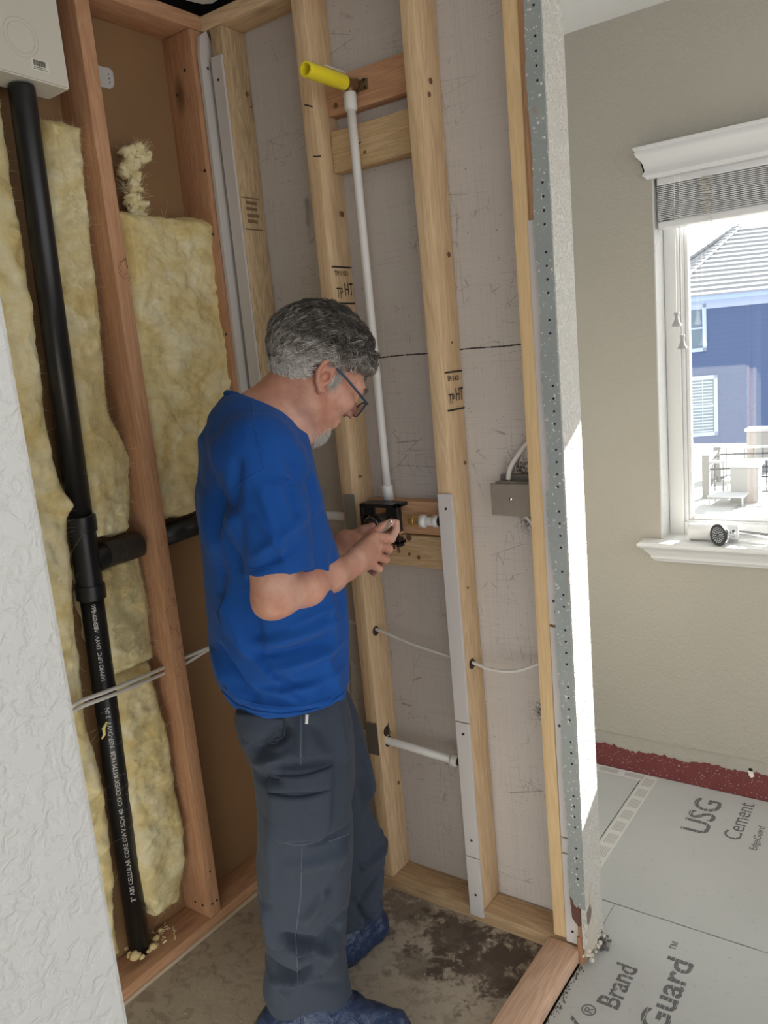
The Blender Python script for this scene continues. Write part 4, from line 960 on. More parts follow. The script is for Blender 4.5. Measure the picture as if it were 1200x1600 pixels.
# stepped tile courses
p_ = .66; m = MB(); nC = 15; ov = .42; D = 7+2*ov; Wd = 9+2*ov
for k in range(nC):
    s0_ = k*D/2/nC; s1_ = (k+1)*D/2/nC
    z0_ = EZ+.06+s0_*p_+.035; z1_ = EZ+.06+s1_*p_+.005
    def rect(s, z): return [MH @ Vector(q) for q in ((-ov+s, -ov+s, z), (9+ov-s, -ov+s, z), (9+ov-s, 7+ov-s, z), (-ov+s, 7+ov-s, z))]
    A, B_, C_ = rect(s0_, z0_-.045), rect(s0_, z0_), rect(s1_, z1_)
    va, vb, vc = [[m.bm.verts.new(q) for q in L] for L in (A, B_, C_)]
    for i in range(4):
        m.bm.faces.new((va[i], va[(i+1) % 4], vb[(i+1) % 4], vb[i])); m.bm.faces.new((vb[i], vb[(i+1) % 4], vc[(i+1) % 4], vc[i]))
m.out('roof_tiles', plain('roof_tile', (.34, .34, .345), .8), b)
m = MB()
for k in range(22):
    s = (k+.5)*D/2/22; z = EZ+.08+s*p_
    for cx, cy, sx, sy in ((-ov, -ov, 1, 1), (9+ov, -ov, -1, 1), (-ov, 7+ov, 1, -1)):
        m.box((-.19, -.11, -.02), (.19, .11, .11), .03, 1, M=MH @ Matrix.Translation((cx+sx*s, cy+sy*s, z)) @ Matrix.Rotation(math.atan2(sy, sx), 4, 'Z') @ Matrix.Rotation(-math.atan(p_/1.414)+.10, 4, 'Y'))
m.out('hip_caps', bpy.data.materials['roof_tile'], b)
def hwin(t0, t1, z0, z1, blinds=False):
    m = MB(); w = .13
    m.box((t0, -.06, z0), (t0+w, .02, z1), M=MH); m.box((t1-w, -.06, z0), (t1, .02, z1), M=MH); m.box((t0, -.06, z0), (t1, .02, z0+w), M=MH); m.box((t0, -.06, z1-w), (t1, .02, z1), M=MH)
    m.box((t0+w, -.045, (z0+z1)/2-.03), (t1-w, .01, (z0+z1)/2+.03), M=MH); m.box(((t0+t1)/2-.012, -.03, z0+w), ((t0+t1)/2+.012, .01, z1-w), M=MH) if blinds else None
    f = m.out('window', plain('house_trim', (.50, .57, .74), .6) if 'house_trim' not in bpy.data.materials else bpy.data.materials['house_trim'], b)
    gm = bpy.data.materials.get('house_pane') or plain('house_pane', (.16, .22, .27), .12)
    MB().box((t0+w, -.015, z0+w), (t1-w, -.005, z1-w), M=MH).out('pane', gm, f)
    if blinds:
        m = MB(); z = z0+w+.02
        while z < z1-w: m.box((t0+w+.03, -.022, z), (t1-w-.03, -.015, z+.05), M=MH); z += .11
        m.out('blind', plain('far_blind', (.50, .54, .58), .7), f)
hwin(.33, 1.14, .68, 2.33); hwin(.46, 1.50, -2.35, -.18, True); hwin(.36, 1.7, -6.0, -3.3); hwin(4.2, 5.2, .68, 2.33)
# terrace level outside
MT = plain('terrace_paving', (.42, .41, .39), .8, 0, .05, 3)
tag(MB().box((-14, 9, -1.95), (9, 24, -1.75)).out('ground_terrace', MT), kind='structure')
def outp(px, py, z=-1.75): return at_z(px, py, z)
def post(px, py, w, h, label):
    p = outp(px, py); t = thing('terrace_post', label, 'post', p, 'pale posts of the terrace railing')
    MB().box((p.x-w/2, p.y-w/2, p.z), (p.x+w/2, p.y+w/2, p.z+h), .01).out('shaft', plain('stucco_post', (.24, .225, .21), .8) if 'stucco_post' not in bpy.data.materials else bpy.data.materials['stucco_post'], t)
    MB().box((p.x-w*.7, p.y-w*.7, p.z+h), (p.x+w*.7, p.y+w*.7, p.z+h+.07), .015).out('cap', plain('white_cap', (.50, .50, .50), .7) if 'white_cap' not in bpy.data.materials else bpy.data.materials['white_cap'], t)
    return p
pA = post(1104, 778, .13, .84, 'nearer pale terrace post with a flat cap seen low through the window')
pB = post(1121, 752, .13, .74, 'farther pale terrace post with a flat cap seen low through the window')
def railing(p, q, h, label, n):
    t = thing('terrace_railing', label, 'railing', p, 'dark railings of the terrace'); u = (q-p)
    MB().tube([p+Vector((0, 0, h)), q+Vector((0, 0, h))], .03, 8).out('top_rail', bpy.data.materials['white_cap'], t)
    MB().tube([p+Vector((0, 0, h-.14)), q+Vector((0, 0, h-.14))], .02, 8).out('mid_rail', bpy.data.materials['dark_iron'], t)
    MB().tube([p+Vector((0, 0, .08)), q+Vector((0, 0, .08))], .02, 8).out('bottom_rail', bpy.data.materials['dark_iron'], t)
    for k in range(1, n):
        c = p+u*(k/n); MB().tube([c+Vector((0, 0, .08)), c+Vector((0, 0, h-.02))], .011, 6).out('baluster', bpy.data.materials['dark_iron'], t)
plain('dark_iron', (.05, .055, .07), .5)
railing(pA, pA+Vector((2.3, .9, 0)), .70, 'dark railing running right from the nearer terrace post', 16)
railing(pA, pB, .66, 'short dark railing between the two terrace posts', 7)
railing(pB, pB+Vector((2.8, .5, 0)), .72, 'farther dark railing behind the terrace furniture', 16)
M_WCAP = bpy.data.materials['white_cap']
p = outp(1166, 782); t = thing('terrace_pier', 'low stuccoed pier with a white cap behind the terrace bench', 'pier', p)
MB().box((p.x-.24, p.y-.2, p.z), (p.x+.24, p.y+.2, p.z+.66), .02).out('shaft', plain('pier_stucco', (.33, .315, .30), .8), t); MB().box((p.x-.28, p.y-.24, p.z+.66), (p.x+.28, p.y+.24, p.z+.72), .02).out('cap', M_WCAP, t)
p = outp(1192, 735); t = thing('terrace_pier', 'farther stuccoed pier with a white cap at the right edge of the photo', 'pier', p)
MB().box((p.x-.3, p.y-.2, p.z), (p.x+.3, p.y+.2, p.z+.9), .02).out('shaft', bpy.data.materials['pier_stucco'], t); MB().box((p.x-.34, p.y-.24, p.z+.9), (p.x+.34, p.y+.24, p.z+.97), .02).out('cap', M_WCAP, t)
p = outp(1138, 788); t = thing('patio_table', 'low white patio table on the terrace', 'table', p)
MB().box((p.x-.32, p.y-.25, p.z+.17), (p.x+.32, p.y+.25, p.z+.20), .008).out('table_top', M_WCAP, t)
for sx in (-.29, .29):
    for sy in (-.22, .22): MB().tube([p+Vector((sx, sy, 0)), p+Vector((sx, sy, .17))], .016, 8).out('leg', M_WCAP, t)
p = outp(1150, 770); t = thing('patio_chair', 'white patio chair facing left behind the low table', 'chair', p)
MB().box((p.x-.22, p.y-.2, p.z+.25), (p.x+.2, p.y+.2, p.z+.29), .01).out('seat', M_WCAP, t)
m = MB(); m.prism([(p.x+.17, p.y-.2, p.z+.28), (p.x+.21, p.y-.2, p.z+.28), (p.x+.33, p.y-.2, p.z+.62), (p.x+.29, p.y-.2, p.z+.62)], (0, .4, 0)); m.out('backrest', M_WCAP, t)
for sx in (-.2, .18):
    for sy in (-.18, .18): MB().tube([p+Vector((sx, sy, 0)), p+Vector((sx, sy, .25))], .016, 8).out('leg', M_WCAP, t)

# ================================================================== IMPLICIT SURFACES (smooth unions, then a surface net)
class Field:
    def __init__(s, lo, hi, h):
        s.lo = np.array(lo, float); s.h = h; s.n = np.ceil((np.array(hi)-s.lo)/h).astype(int)+1
        s.v = np.full(s.n, .06, np.float32)
    def _box(s, lo, hi):
        a = np.clip(np.floor((np.array(lo)-s.lo)/s.h).astype(int), 0, s.n); b = np.clip(np.ceil((np.array(hi)-s.lo)/s.h).astype(int)+1, 0, s.n)
        sl = tuple(slice(int(p), int(q)) for p, q in zip(a, b))
        g = [(s.lo[i]+s.h*np.arange(a[i], b[i])).astype(np.float32) for i in range(3)]
        return sl, g[0][:, None, None], g[1][None, :, None], g[2][None, None, :]
    def add(s, fn, lo, hi, k=.01, op='u'):
        m = max(k*1.2, .012); sl, X, Y, Z = s._box(np.array(lo)-m, np.array(hi)+m)
        if min(s.v[sl].shape) == 0: return
        d = fn(X, Y, Z).astype(np.float32); a = s.v[sl]
        if op == 'u': hh = np.clip(.5+.5*(a-d)/k, 0, 1); s.v[sl] = a*(1-hh)+d*hh-k*hh*(1-hh)
        else: hh = np.clip(.5-.5*(a+d)/k, 0, 1); s.v[sl] = a*(1-hh)-d*hh+k*hh*(1-hh)
    def cone(s, a, b, ra, rb, k=.01, op='u', flat=None):
        a = np.array(a, float); b = np.array(b, float); ab = b-a; L2 = max(ab@ab, 1e-9); r = max(ra, rb)
        def fn(X, Y, Z):
            x, y, z = X-a[0], Y-a[1], Z-a[2]; t = np.clip((x*ab[0]+y*ab[1]+z*ab[2])/L2, 0, 1)
            return np.sqrt((x-t*ab[0])**2+(y-t*ab[1])**2+(z-t*ab[2])**2)-(ra+(rb-ra)*t)
        s.add(fn, np.minimum(a, b)-r, np.maximum(a, b)+r, k, op)
    def ell(s, c, r, R=None, k=.01, op='u'):
        c = np.array(c, float); r = np.array(r, float); R = np.eye(3) if R is None else np.array(R, float); m = r.max()
        def fn(X, Y, Z):
            x, y, z = X-c[0], Y-c[1], Z-c[2]; q = [R[i, 0]*x+R[i, 1]*y+R[i, 2]*z for i in range(3)]
            k0 = np.sqrt(sum((q[i]/r[i])**2 for i in range(3))); k1 = np.sqrt(sum((q[i]/r[i]**2)**2 for i in range(3)))
            return k0*(k0-1)/np.maximum(k1, 1e-6)
        s.add(fn, c-m, c+m, k, op)
    def loft(s, zs, cx, cy, rf, rl, F, Rt, k=.01, op='u', p=2.0):
        """upright stack of (super)ellipses; F forward axis, Rt side axis"""
        zs = np.array(zs); zz = zs if zs[0] < zs[-1] else zs[::-1]; o = slice(None) if zs[0] < zs[-1] else slice(None, None, -1)
        cx, cy, rf, rl = [np.array(q, float)[o] for q in (cx, cy, rf, rl)]; m = max(rf.max(), rl.max())
        def smooth(z, arr): return np.interp(z, zz, arr)
        def fn(X, Y, Z):
            z = Z; u = smooth(z, cx); v = smooth(z, cy); a = smooth(z, rf); b = smooth(z, rl)
            x, y = X-u, Y-v; f = (x*F[0]+y*F[1])/a; l = (x*Rt[0]+y*Rt[1])/b
            d = ((np.abs(f)**p+np.abs(l)**p)**(1/p)-1)*np.minimum(a, b)
            cap = np.maximum(zz[0]-z, z-zz[-1]); return np.maximum(d, cap)+0*X
        s.add(fn, (cx.min()-m, cy.min()-m, zz[0]), (cx.max()+m, cy.max()+m, zz[-1]), k, op)
    def cut(s, p, n):
        """keeps the side the normal points away from"""
        X, Y, Z = [(s.lo[i]+s.h*np.arange(s.n[i])).astype(np.float32) for i in range(3)]
        d = (X[:, None, None]-p[0])*n[0]+(Y[None, :, None]-p[1])*n[1]+(Z[None, None, :]-p[2])*n[2]; s.v = np.maximum(s.v, d)
    def mesh(s, smooth=2):
        v = s.v; v[0], v[-1] = .05, .05; v[:, 0], v[:, -1] = .05, .05; v[:, :, 0], v[:, :, -1] = .05, .05
        ins = v < 0
        c = sum(ins[i:i-1 or None, j:j-1 or None, k:k-1 or None].astype(np.int8) for i in (0, 1) for j in (0, 1) for k in (0, 1)) if False else None
        sh = tuple(q-1 for q in v.shape); cnt = np.zeros(sh, np.int8)
        for i in (0, 1):
            for j in (0, 1):
                for k in (0, 1): cnt += ins[i:i+sh[0], j:j+sh[1], k:k+sh[2]]
        act = (cnt > 0) & (cnt < 8); ci = np.argwhere(act); idx = np.full(sh, -1, np.int64); idx[act] = np.arange(len(ci))
        acc = np.zeros((len(ci), 3)); num = np.zeros(len(ci))
        corners = [(i, j, k) for i in (0, 1) for j in (0, 1) for k in (0, 1)]
        for a in corners:
            for ax in range(3):
                if a[ax] == 0:
                    b = list(a); b[ax] = 1
                    va = v[ci[:, 0]+a[0], ci[:, 1]+a[1], ci[:, 2]+a[2]]; vb = v[ci[:, 0]+b[0], ci[:, 1]+b[1], ci[:, 2]+b[2]]
                    m = (va < 0) != (vb < 0); t = np.where(m, va/np.where(m, va-vb, 1), 0)
                    p = np.tile(np.array(a, float), (len(ci), 1)); p[:, ax] = t; acc[m] += p[m]; num[m] += 1
        V = s.lo+s.h*(ci+acc/num[:, None]); F = []
        for ax in range(3):
            b, c_ = [(1, 2), (2, 0), (0, 1)][ax]
            lo = [slice(None)]*3; hi = [slice(None)]*3; lo[ax] = slice(0, -1); hi[ax] = slice(1, None)
            A, B = ins[tuple(lo)], ins[tuple(hi)]; e = np.argwhere(A != B)
            e = e[(e[:, b] > 0) & (e[:, c_] > 0) & (e[:, b] < sh[b]) & (e[:, c_] < sh[c_])]
            fl = A[e[:, 0], e[:, 1], e[:, 2]]
            def g(db, dc):
                q = e.copy(); q[:, b] -= db; q[:, c_] -= dc; return idx[q[:, 0], q[:, 1], q[:, 2]]
            q = np.stack([g(0, 0), g(1, 0), g(1, 1), g(0, 1)], 1); q[~fl] = q[~fl][:, ::-1]; F.append(q)
        F = np.vstack(F); F = F[(F >= 0).all(1)]
        for _ in range(smooth):
            S = np.zeros_like(V); n = np.zeros(len(V))
            for i in range(4):
                np.add.at(S, F[:, i], V[F[:, (i+1) % 4]]); np.add.at(n, F[:, i], 1)
                np.add.at(S, F[:, i], V[F[:, (i-1) % 4]]); np.add.at(n, F[:, i], 1)
            V = V*.45+.55*S/np.maximum(n, 1)[:, None]
        return V, F
def vnormals(V, F):
    n = np.cross(V[F[:, 2]]-V[F[:, 0]], V[F[:, 3]]-V[F[:, 1]]); N = np.zeros_like(V)
    for i in range(4): np.add.at(N, F[:, i], n)
    return N/np.maximum(np.linalg.norm(N, axis=1), 1e-12)[:, None]

# ================================================================== THE MAN
C0 = np.array([-1.22, 1.19, 0.]); NV = np.array([.695, -.719, 0.]); SV = np.array([.719, .695, 0.]); UZ = np.array([0, 0, 1.])
def B(px, py, o=0.0):
    """point of the upright plane through the man, o metres nearer the room"""
    d = np.array(ray(px, py)); e = np.array([0, 0, EYE]); t = (o-(e-C0)@NV)/(d@NV); return e+d*t
man = thing('person', 'man with grey wavy hair, blue t-shirt and navy work trousers working at the shower valve', 'person', (-1.19, 1.20, 0))
A_ = math.radians(15)
FT = np.array([math.cos(A_)*SV[i]-math.sin(A_)*NV[i] for i in range(3)]); RT = np.array([math.cos(A_)*NV[i]+math.sin(A_)*SV[i] for i in range(3)])
# head frame
HP = math.radians(43); Fh = math.cos(HP)*FT-math.sin(HP)*UZ; Uh = math.sin(HP)*FT+math.cos(HP)*UZ; Rh = RT
EAR = B(512, 592, .075); H0 = EAR-.076*Rh
def hd(f, r, u): return H0+f*Fh+r*Rh+u*Uh
RH = np.stack([Fh, Rh, Uh])
fld = Field((-1.66, .86, .02), (-.86, 1.66, 1.70), .0028)
sk = fld
# skull and face
sk.ell(hd(-.011, 0, .045), (.096, .074, .083), RH, .01)
sk.ell(hd(.032, 0, -.022), (.058, .058, .078), RH, .03)
for s_ in (-1, 1):
    sk.cone(hd(-.012, .052*s_, -.030), hd(.008, .050*s_, -.058), .020, .020, .03)
    sk.cone(hd(.008, .050*s_, -.058), hd(.060, .016*s_, -.084), .020, .018, .025)
    sk.ell(hd(.062, .040*s_, -.008), (.026, .024, .022), RH, .02)
sk.cone(hd(.078, -.034, .036), hd(.078, .034, .036), .015, .015, .016)
sk.cone(hd(.064, 0, -.086), hd(.070, 0, -.072), .018, .015, .014)
sk.ell(hd(.066, 0, -.045), (.028, .030, .028), RH, .012)
for s_ in (-1, 1): sk.ell(hd(.096, .031*s_, .014), (.014, .017, .012), RH, .010, 's')
for s_ in (-1, 1): sk.ell(hd(.080, .031*s_, .013), (.0125, .014, .0115), RH, .004)
sk.cone(hd(.086, 0, .030), hd(.106, 0, -.004), .0085, .0110, .010)
sk.cone(hd(.106, 0, -.004), hd(.111, 0, -.010), .0110, .0092, .006)
for s_ in (-1, 1): sk.ell(hd(.097, .013*s_, -.012), (.012, .0075, .008), RH, .005)
sk.cone(hd(.086, -.018, -.042), hd(.091, 0, -.039), .006, .0075, .006); sk.cone(hd(.091, 0, -.039), hd(.086, .018, -.042), .0075, .006, .006)
sk.cone(hd(.086, -.014, -.053), hd(.086, .014, -.053), .0075, .0075, .006)
sk.cone(hd(.096, -.020, -.0470), hd(.096, .020, -.0470), .0045, .0045, .003, 's')
# ears
for s_ in (-1, 1):
    ce = lambda f, r, u: hd(f-.10*u, (.072+r)*s_, u)
    sk.ell(ce(-.010, .006, .004), (.019, .0075, .031), RH, .006)
    rim = [(.006, .008, -.012), (.008, .010, .012), (.000, .014, .030), (-.014, .016, .033), (-.027, .016, .018), (-.028, .014, -.002), (-.018, .012, -.020), (-.004, .009, -.030), (.002, .007, -.026)]
    for a, b in zip(rim[2:-1], rim[3:]): sk.cone(ce(*a), ce(*b), .0050, .0050, .003)
    sk.ell(ce(-.007, .013, -.001), (.010, .011, .012), RH, .003, 's')
    sk.ell(ce(-.012, .017, .018), (.008, .007, .008), RH, .003, 's')
    sk.ell(ce(.004, .007, -.001), (.004, .006, .006), RH, .002)
    sk.ell(ce(-.002, .007, -.028), (.008, .005, .008), RH, .005)
# neck
sk.cone(hd(-.026, 0, -.030), B(440, 640, 0), .052, .060, .03)
sk.cone(B(446, 630, 0), B(408, 672, 0), .064, .076, .03)
sk.cone(hd(-.010, .045, -.035), B(462, 662, .05), .014, .015, .018)     # neck muscle on the near side
sk.cone(hd(.03, 0, -.072), B(470, 668, 0), .026, .034, .03)              # throat
sk.cone(B(405, 672, 0)+.0*RT, B(398, 700, .16), .062, .050, .04); sk.cone(B(405, 672, 0), B(388, 700, -.17), .062, .050, .04)
# trunk and legs under the clothes
sk.cone(B(400, 730, .05), B(435, 1060, .04), .088, .075, .06); sk.cone(B(395, 730, -.07), B(440, 1060, -.06), .088, .075, .06)
sk.cone(B(455, 1090, .07), B(478, 1330, .11), .070, .052, .05); sk.cone(B(478, 1330, .11), B(474, 1560, .11), .046, .028, .03)
sk.cone(B(465, 1090, -.08), B(530, 1300, -.12), .080, .055, .05); sk.cone(B(530, 1300, -.12), B(520, 1440, -.15), .050, .036, .03)
for (a, t_) in ((np.array([-1.15, 1.08, .05]), np.array([-1.02, 1.19, .045])), (np.array([-1.29, 1.30, .05]), np.array([-1.23, 1.42, .045]))): sk.cone(a, t_, .034, .034, .03)
# right arm
SHR = B(404, 716, .165); ELR = B(430, 930, .205); WR = B(541, 888, .035)
sk.cone(SHR, B(418, 830, .195), .058, .050, .03); sk.cone(B(418, 830, .195), ELR, .050, .041, .03)
sk.cone(ELR, B(478, 913, .145), .042, .041, .02); sk.cone(B(478, 913, .145), B(515, 899, .085), .041, .034, .02); sk.cone(B(515, 899, .085), WR, .034, .0265, .02)
sk.ell(ELR+np.array([-.012, -.012, -.016]), (.024, .024, .024), None, .02)
# right hand
def finger(pts, rs, k=.004):
    for a, b, ra, rb in zip(pts[:-1], pts[1:], rs[:-1], rs[1:]): sk.cone(a, b, ra, rb, k)
MCP = {'i': B(585, 838, -.075), 'm': B(590, 853, -.066), 'r': B(587, 868, -.052), 'p': B(580, 882, -.036)}
sk.cone(WR, B(556, 878, .008), .0265, .026, .012)
for q, r0, r1 in (('i', .019, .0125), ('m', .020, .013), ('r', .019, .0125), ('p', .016, .0115)):
    sk.cone(B(556, 872 if q in 'im' else 884, .004 if q in 'im' else .010), MCP[q], r0, r1, .012)
sk.ell(B(566, 862, -.040), (.026, .020, .018), None, .012)                      # thumb mound
finger([MCP['i'], B(611, 842, -.108), B(619, 829, -.124), B(620, 816, -.130)], [.0118, .0102, .0088, .0075])
finger([MCP['m'], B(607, 858, -.100), B(600, 866, -.128), B(588, 862, -.140)], [.0120, .0104, .0092, .0080])
finger([MCP['r'], B(602, 874, -.084), B(593, 882, -.110), B(582, 877, -.122)], [.0114, .0100, .0088, .0078])
finger([MCP['p'], B(592, 889, -.064), B(585, 895, -.084), B(577, 890, -.096)], [.0104, .0090, .0080, .0070])
finger([B(562, 858, -.045), B(579, 838, -.100), B(597, 824, -.122), B(612, 815, -.134)], [.0165, .0125, .0112, .0085])
for q in 'imrp': sk.ell(MCP[q]+NV*.006+UZ*.002, (.009, .009, .009), None, .006)
# left arm, reaching in behind
SHL = B(390, 712, -.185); ELL = B(452, 905, -.225); WL = B(540, 846, -.215)
sk.cone(SHL, ELL, .054, .041, .03); sk.cone(ELL, B(500, 873, -.225), .041, .036, .02); sk.cone(B(500, 873, -.225), WL, .036, .0265, .02)
LM = [B(572, 832, -.250), B(574, 840, -.240), B(574, 848, -.230), B(571, 855, -.222)]
for i, q in enumerate(LM): sk.cone(WL, q, .022, .0125-.0005*i, .012)
finger([LM[0], B(588, 836, -.262), B(599, 838, -.262), B(606, 834, -.258)], [.0115, .010, .009, .0075])
finger([LM[1], B(590, 846, -.250), B(599, 850, -.246), B(604, 846, -.240)], [.0115, .010, .009, .0075])
finger([LM[2], B(589, 856, -.238), B(597, 862, -.230), B(600, 858, -.222)], [.011, .0098, .0088, .0075])
finger([LM[3], B(584, 864, -.228), B(590, 870, -.220), B(592, 866, -.212)], [.010, .0088, .0078, .0068])
finger([B(552, 838, -.225), B(568, 828, -.212), B(582, 822, -.205)], [.015, .0115, .009])
V, F = fld.mesh(1); body = link('body', mesh_np(V, F), M_SKIN, man, smooth=True)

# ---------------------------------------------------------------- clothes
def prof_side(pl, o):
    """pixel outline -> (z, s) sorted by height"""
    a = []
    for px, py in pl: q = B(px, py, o); a.append((q[2], (q-C0)@SV))
    return np.array(sorted(a))
def outline_loft(left, right, o, rl, zs, ang=A_, shrink=0.0):
    L, R_ = prof_side(left, o), prof_side(right, o); sl = np.interp(zs, L[:, 0], L[:, 1]); sr = np.interp(zs, R_[:, 0], R_[:, 1])
    sm = lambda a: np.convolve(np.pad(a, 2, 'edge'), np.ones(5)/5, 'valid')
    sl, sr = sm(sl), sm(sr)
    rl = np.interp(zs, np.linspace(zs[0], zs[-1], len(rl)), rl) if hasattr(rl, '__len__') else np.full(len(zs), rl)
    hs = (sr-sl)/2-shrink; rf = np.sqrt(np.maximum(hs**2-(rl*math.sin(ang))**2, (hs*.6)**2))/math.cos(ang)
    c = C0[None, :]+((sl+sr)/2)[:, None]*SV+o*NV
    return zs, c[:, 0], c[:, 1], rf, rl
def folds(V, N, lst, gain=2.7, lo=-.013, hi=.019):
    """soft ridges and grooves: (px0, py0, px1, py1, o, width, height)"""
    D = np.zeros(len(V))
    for (x0, y0, x1, y1, o, w, h) in lst:
        a, b = B(x0, y0, o), B(x1, y1, o); ab = b-a
        P = V-a; P = P-(P@NV)[:, None]*NV; ab = ab-(ab@NV)*NV; t = np.clip((P@ab)/(ab@ab), 0, 1); d = np.linalg.norm(P-t[:, None]*ab, axis=1)
        tp = np.sin(np.pi*np.clip((P@ab)/(ab@ab)*.9+.05, 0, 1))**.6
        D += gain*h*np.exp(-(d/(w*.85))**2)*tp
    return V+N*np.clip(D, lo, hi)[:, None]
# shirt
f2 = Field((-1.66, .84, .66), (-.86, 1.60, 1.58), .0045)
SL = [(398, 640), (345, 632), (330, 650), (318, 690), (309, 750), (306, 800), (313, 860), (321, 920), (326, 990), (330, 1040), (346, 1082), (362, 1108), (368, 1125)]
SRt = [(470, 650), (482, 690), (490, 740), (505, 800), (522, 850), (534, 900), (540, 950), (541, 1000), (541, 1060), (541, 1085), (538, 1120)]
z_top, z_bot = B(400, 680)[2], B(440, 1118)[2]
zs = np.linspace(z_bot-.03, z_top, 40)
rlS = [.190, .187, .178, .170, .172, .180, .188, .190, .185, .165, .11]
# sleeves
def sleeve(a, b, c, ra, rb, rc):
    a, b, c = map(np.array, (a, b, c)); f2.cone(a, b, ra, rb, .03)
    n = (c-b)/np.linalg.norm(c-b); ab = c-b; L2 = ab@ab
    def fn(X, Y, Z):
        x, y, z = X-b[0], Y-b[1], Z-b[2]; t = np.clip((x*ab[0]+y*ab[1]+z*ab[2])/L2, 0, 1)
        d = np.sqrt((x-t*ab[0])**2+(y-t*ab[1])**2+(z-t*ab[2])**2)-(rb+(rc-rb)*t)
        pl = (X-c[0])*n[0]+(Y-c[1])*n[1]+(Z-c[2])*n[2]; return np.maximum(d, pl)
    f2.add(fn, np.minimum(b, c)-rc-.02, np.maximum(b, c)+rc, .012)
    f2.cone(c-n*.045, c+n*.05, rc-.0075, rc-.0065, .004, 's')
sleeve(B(406, 722, .155), B(426, 800, .185), B(436, 895, .205), .072, .068, .0665)
sleeve(B(388, 715, -.17), B(405, 800, -.195), B(425, 870, -.215), .072, .066, .064)
f2.loft(*outline_loft(SL, SRt, 0.0, rlS, zs), FT, RT, .02, p=2.25)
f2.cone(B(398, 690, 0), B(402, 718, .150), .083, .068, .05); f2.cone(B(392, 690, 0), B(388, 715, -.17), .083, .068, .05)
f2.cone(B(372, 650, 0), B(372, 655, .06), .040, .040, .03); f2.cone(B(400, 655, 0), B(396, 668, .09), .060, .052, .04)
f2.cone(B(405, 674, 0), B(398, 702, .16), .074, .066, .03); f2.cone(SHR, B(418, 840, .195), .068, .062, .02); f2.cone(SHL, B(405, 800, -.2), .066, .060, .02)
f2.cone(B(400, 740, .05), B(430, 1000, .04), .098, .090, .03)
# open hem and neck
cb, cf_ = B(352, 610, 0), B(478, 672, 0); cn = np.cross(cf_-cb, RT); cn = cn/np.linalg.norm(cn); cn = cn if cn[2] > 0 else -cn
f2.cut(cb, cn); z_hem = B(455, 1119, .175)[2]; f2.cut(np.array([-1.2, 1.2, z_hem]), np.array([0, 0, -1.0])+FT*.06)
f2.cone(B(446, 630, 0), B(412, 668, 0), .0655, .0775, .004, 's')
V, F = f2.mesh(2); N = vnormals(V, F)
V = folds(V, N, [
    (372, 715, 362, 800, .2, .012, -.006), (360, 800, 345, 880, .2, .018, .007), (400, 740, 470, 752, .2, .006, -.003),
    (376, 800, 372, 900, .2, .012, -.003), (450, 745, 462, 800, .2, .010, -.005), (465, 700, 500, 800, .15, .014, .005), (440, 700, 480, 760, .15, .012, -.004),
    (395, 860, 480, 800, .2, .012, .004), (390, 880, 470, 840, .2, .009, -.003), (400, 800, 440, 850, .2, .010, .003), (405, 760, 450, 880, .2, .012, .004),
    (330, 640, 345, 720, 0, .014, .003), (320, 760, 345, 860, 0, .02, .006), (345, 760, 352, 860, .1, .013, -.005),
    (385, 915, 405, 1000, .1, .016, -.007), (350, 930, 395, 1010, .1, .016, .007), (400, 990, 520, 960, .1, .015, .007), (390, 1010, 500, 990, .1, .011, -.006),
    (345, 960, 440, 1050, .1, .014, .006), (370, 980, 470, 1070, .1, .010, -.006), (420, 1030, 535, 1000, .1, .012, .006), (400, 1055, 520, 1045, .1, .010, -.005),
    (440, 1060, 538, 1040, .1, .010, .005), (330, 1030, 380, 1085, .1, .012, .006), (340, 1010, 400, 1080, .1, .009, -.005), (500, 900, 520, 1000, .1, .012, .005),
    (515, 860, 535, 960, .1, .010, -.004), (500, 1000, 530, 1080, .1, .012, .004), (360, 1060, 500, 1090, .1, .012, -.004), (350, 900, 362, 980, .1, .015, .004),
    (345, 850, 350, 960, .1, .012, -.004), (450, 960, 530, 930, .1, .010, .004), (380, 1085, 540, 1078, .1, .008, .003)])
N = vnormals(V, F); V = V+N*((fbm(V*[1, 1, .6], 16, 3, 4)*.0035)+(fbm(V*[1.6, 1.6, .7], 38, 2, 6)*.0011))[:, None]
shirt = link('t_shirt', mesh_np(V, F), M_SHIRT, man, smooth=True); shirtVF = (V, F)

# trousers
f3 = Field((-1.62, .82, .0), (-.80, 1.64, .86), .005)
nl = [(392, 1060), (384, 1095), (374, 1125), (376, 1150), (394, 1166), (393, 1210), (403, 1240), (404, 1300), (400, 1350), (404, 1400), (410, 1450), (418, 1500), (420, 1540), (418, 1590)]
nr = [(526, 1050), (537, 1090), (545, 1150), (549, 1250), (552, 1300), (550, 1350), (545, 1400), (540, 1440), (538, 1480), (545, 1520), (549, 1550), (547, 1590)]
z0 = B(450, 1582, .12)[2]; z1 = B(450, 1075, .1)[2]
zs = np.linspace(z0, z1, 40)
f3.loft(*outline_loft(nl, nr, .105, [.068, .070, .078, .082, .088, .095, .094, .070, .045], zs, .05), SV, NV, .03, p=2.3)
fl = [(440, 1080), (430, 1150), (432, 1240), (440, 1320), (450, 1400), (462, 1460), (470, 1500)]
fr = [(528, 1050), (545, 1080), (562, 1120), (575, 1180), (582, 1240), (581, 1290), (598, 1312), (602, 1335), (597, 1390), (592, 1430), (588, 1470), (584, 1500)]
z2 = B(540, 1415, -.15)[2]; zs2 = np.linspace(z2, z1, 34)
f3.loft(*outline_loft(fl, fr, -.105, [.065, .072, .080, .085, .09, .092, .085, .065, .045], zs2, .05), SV, NV, .03, p=2.2)
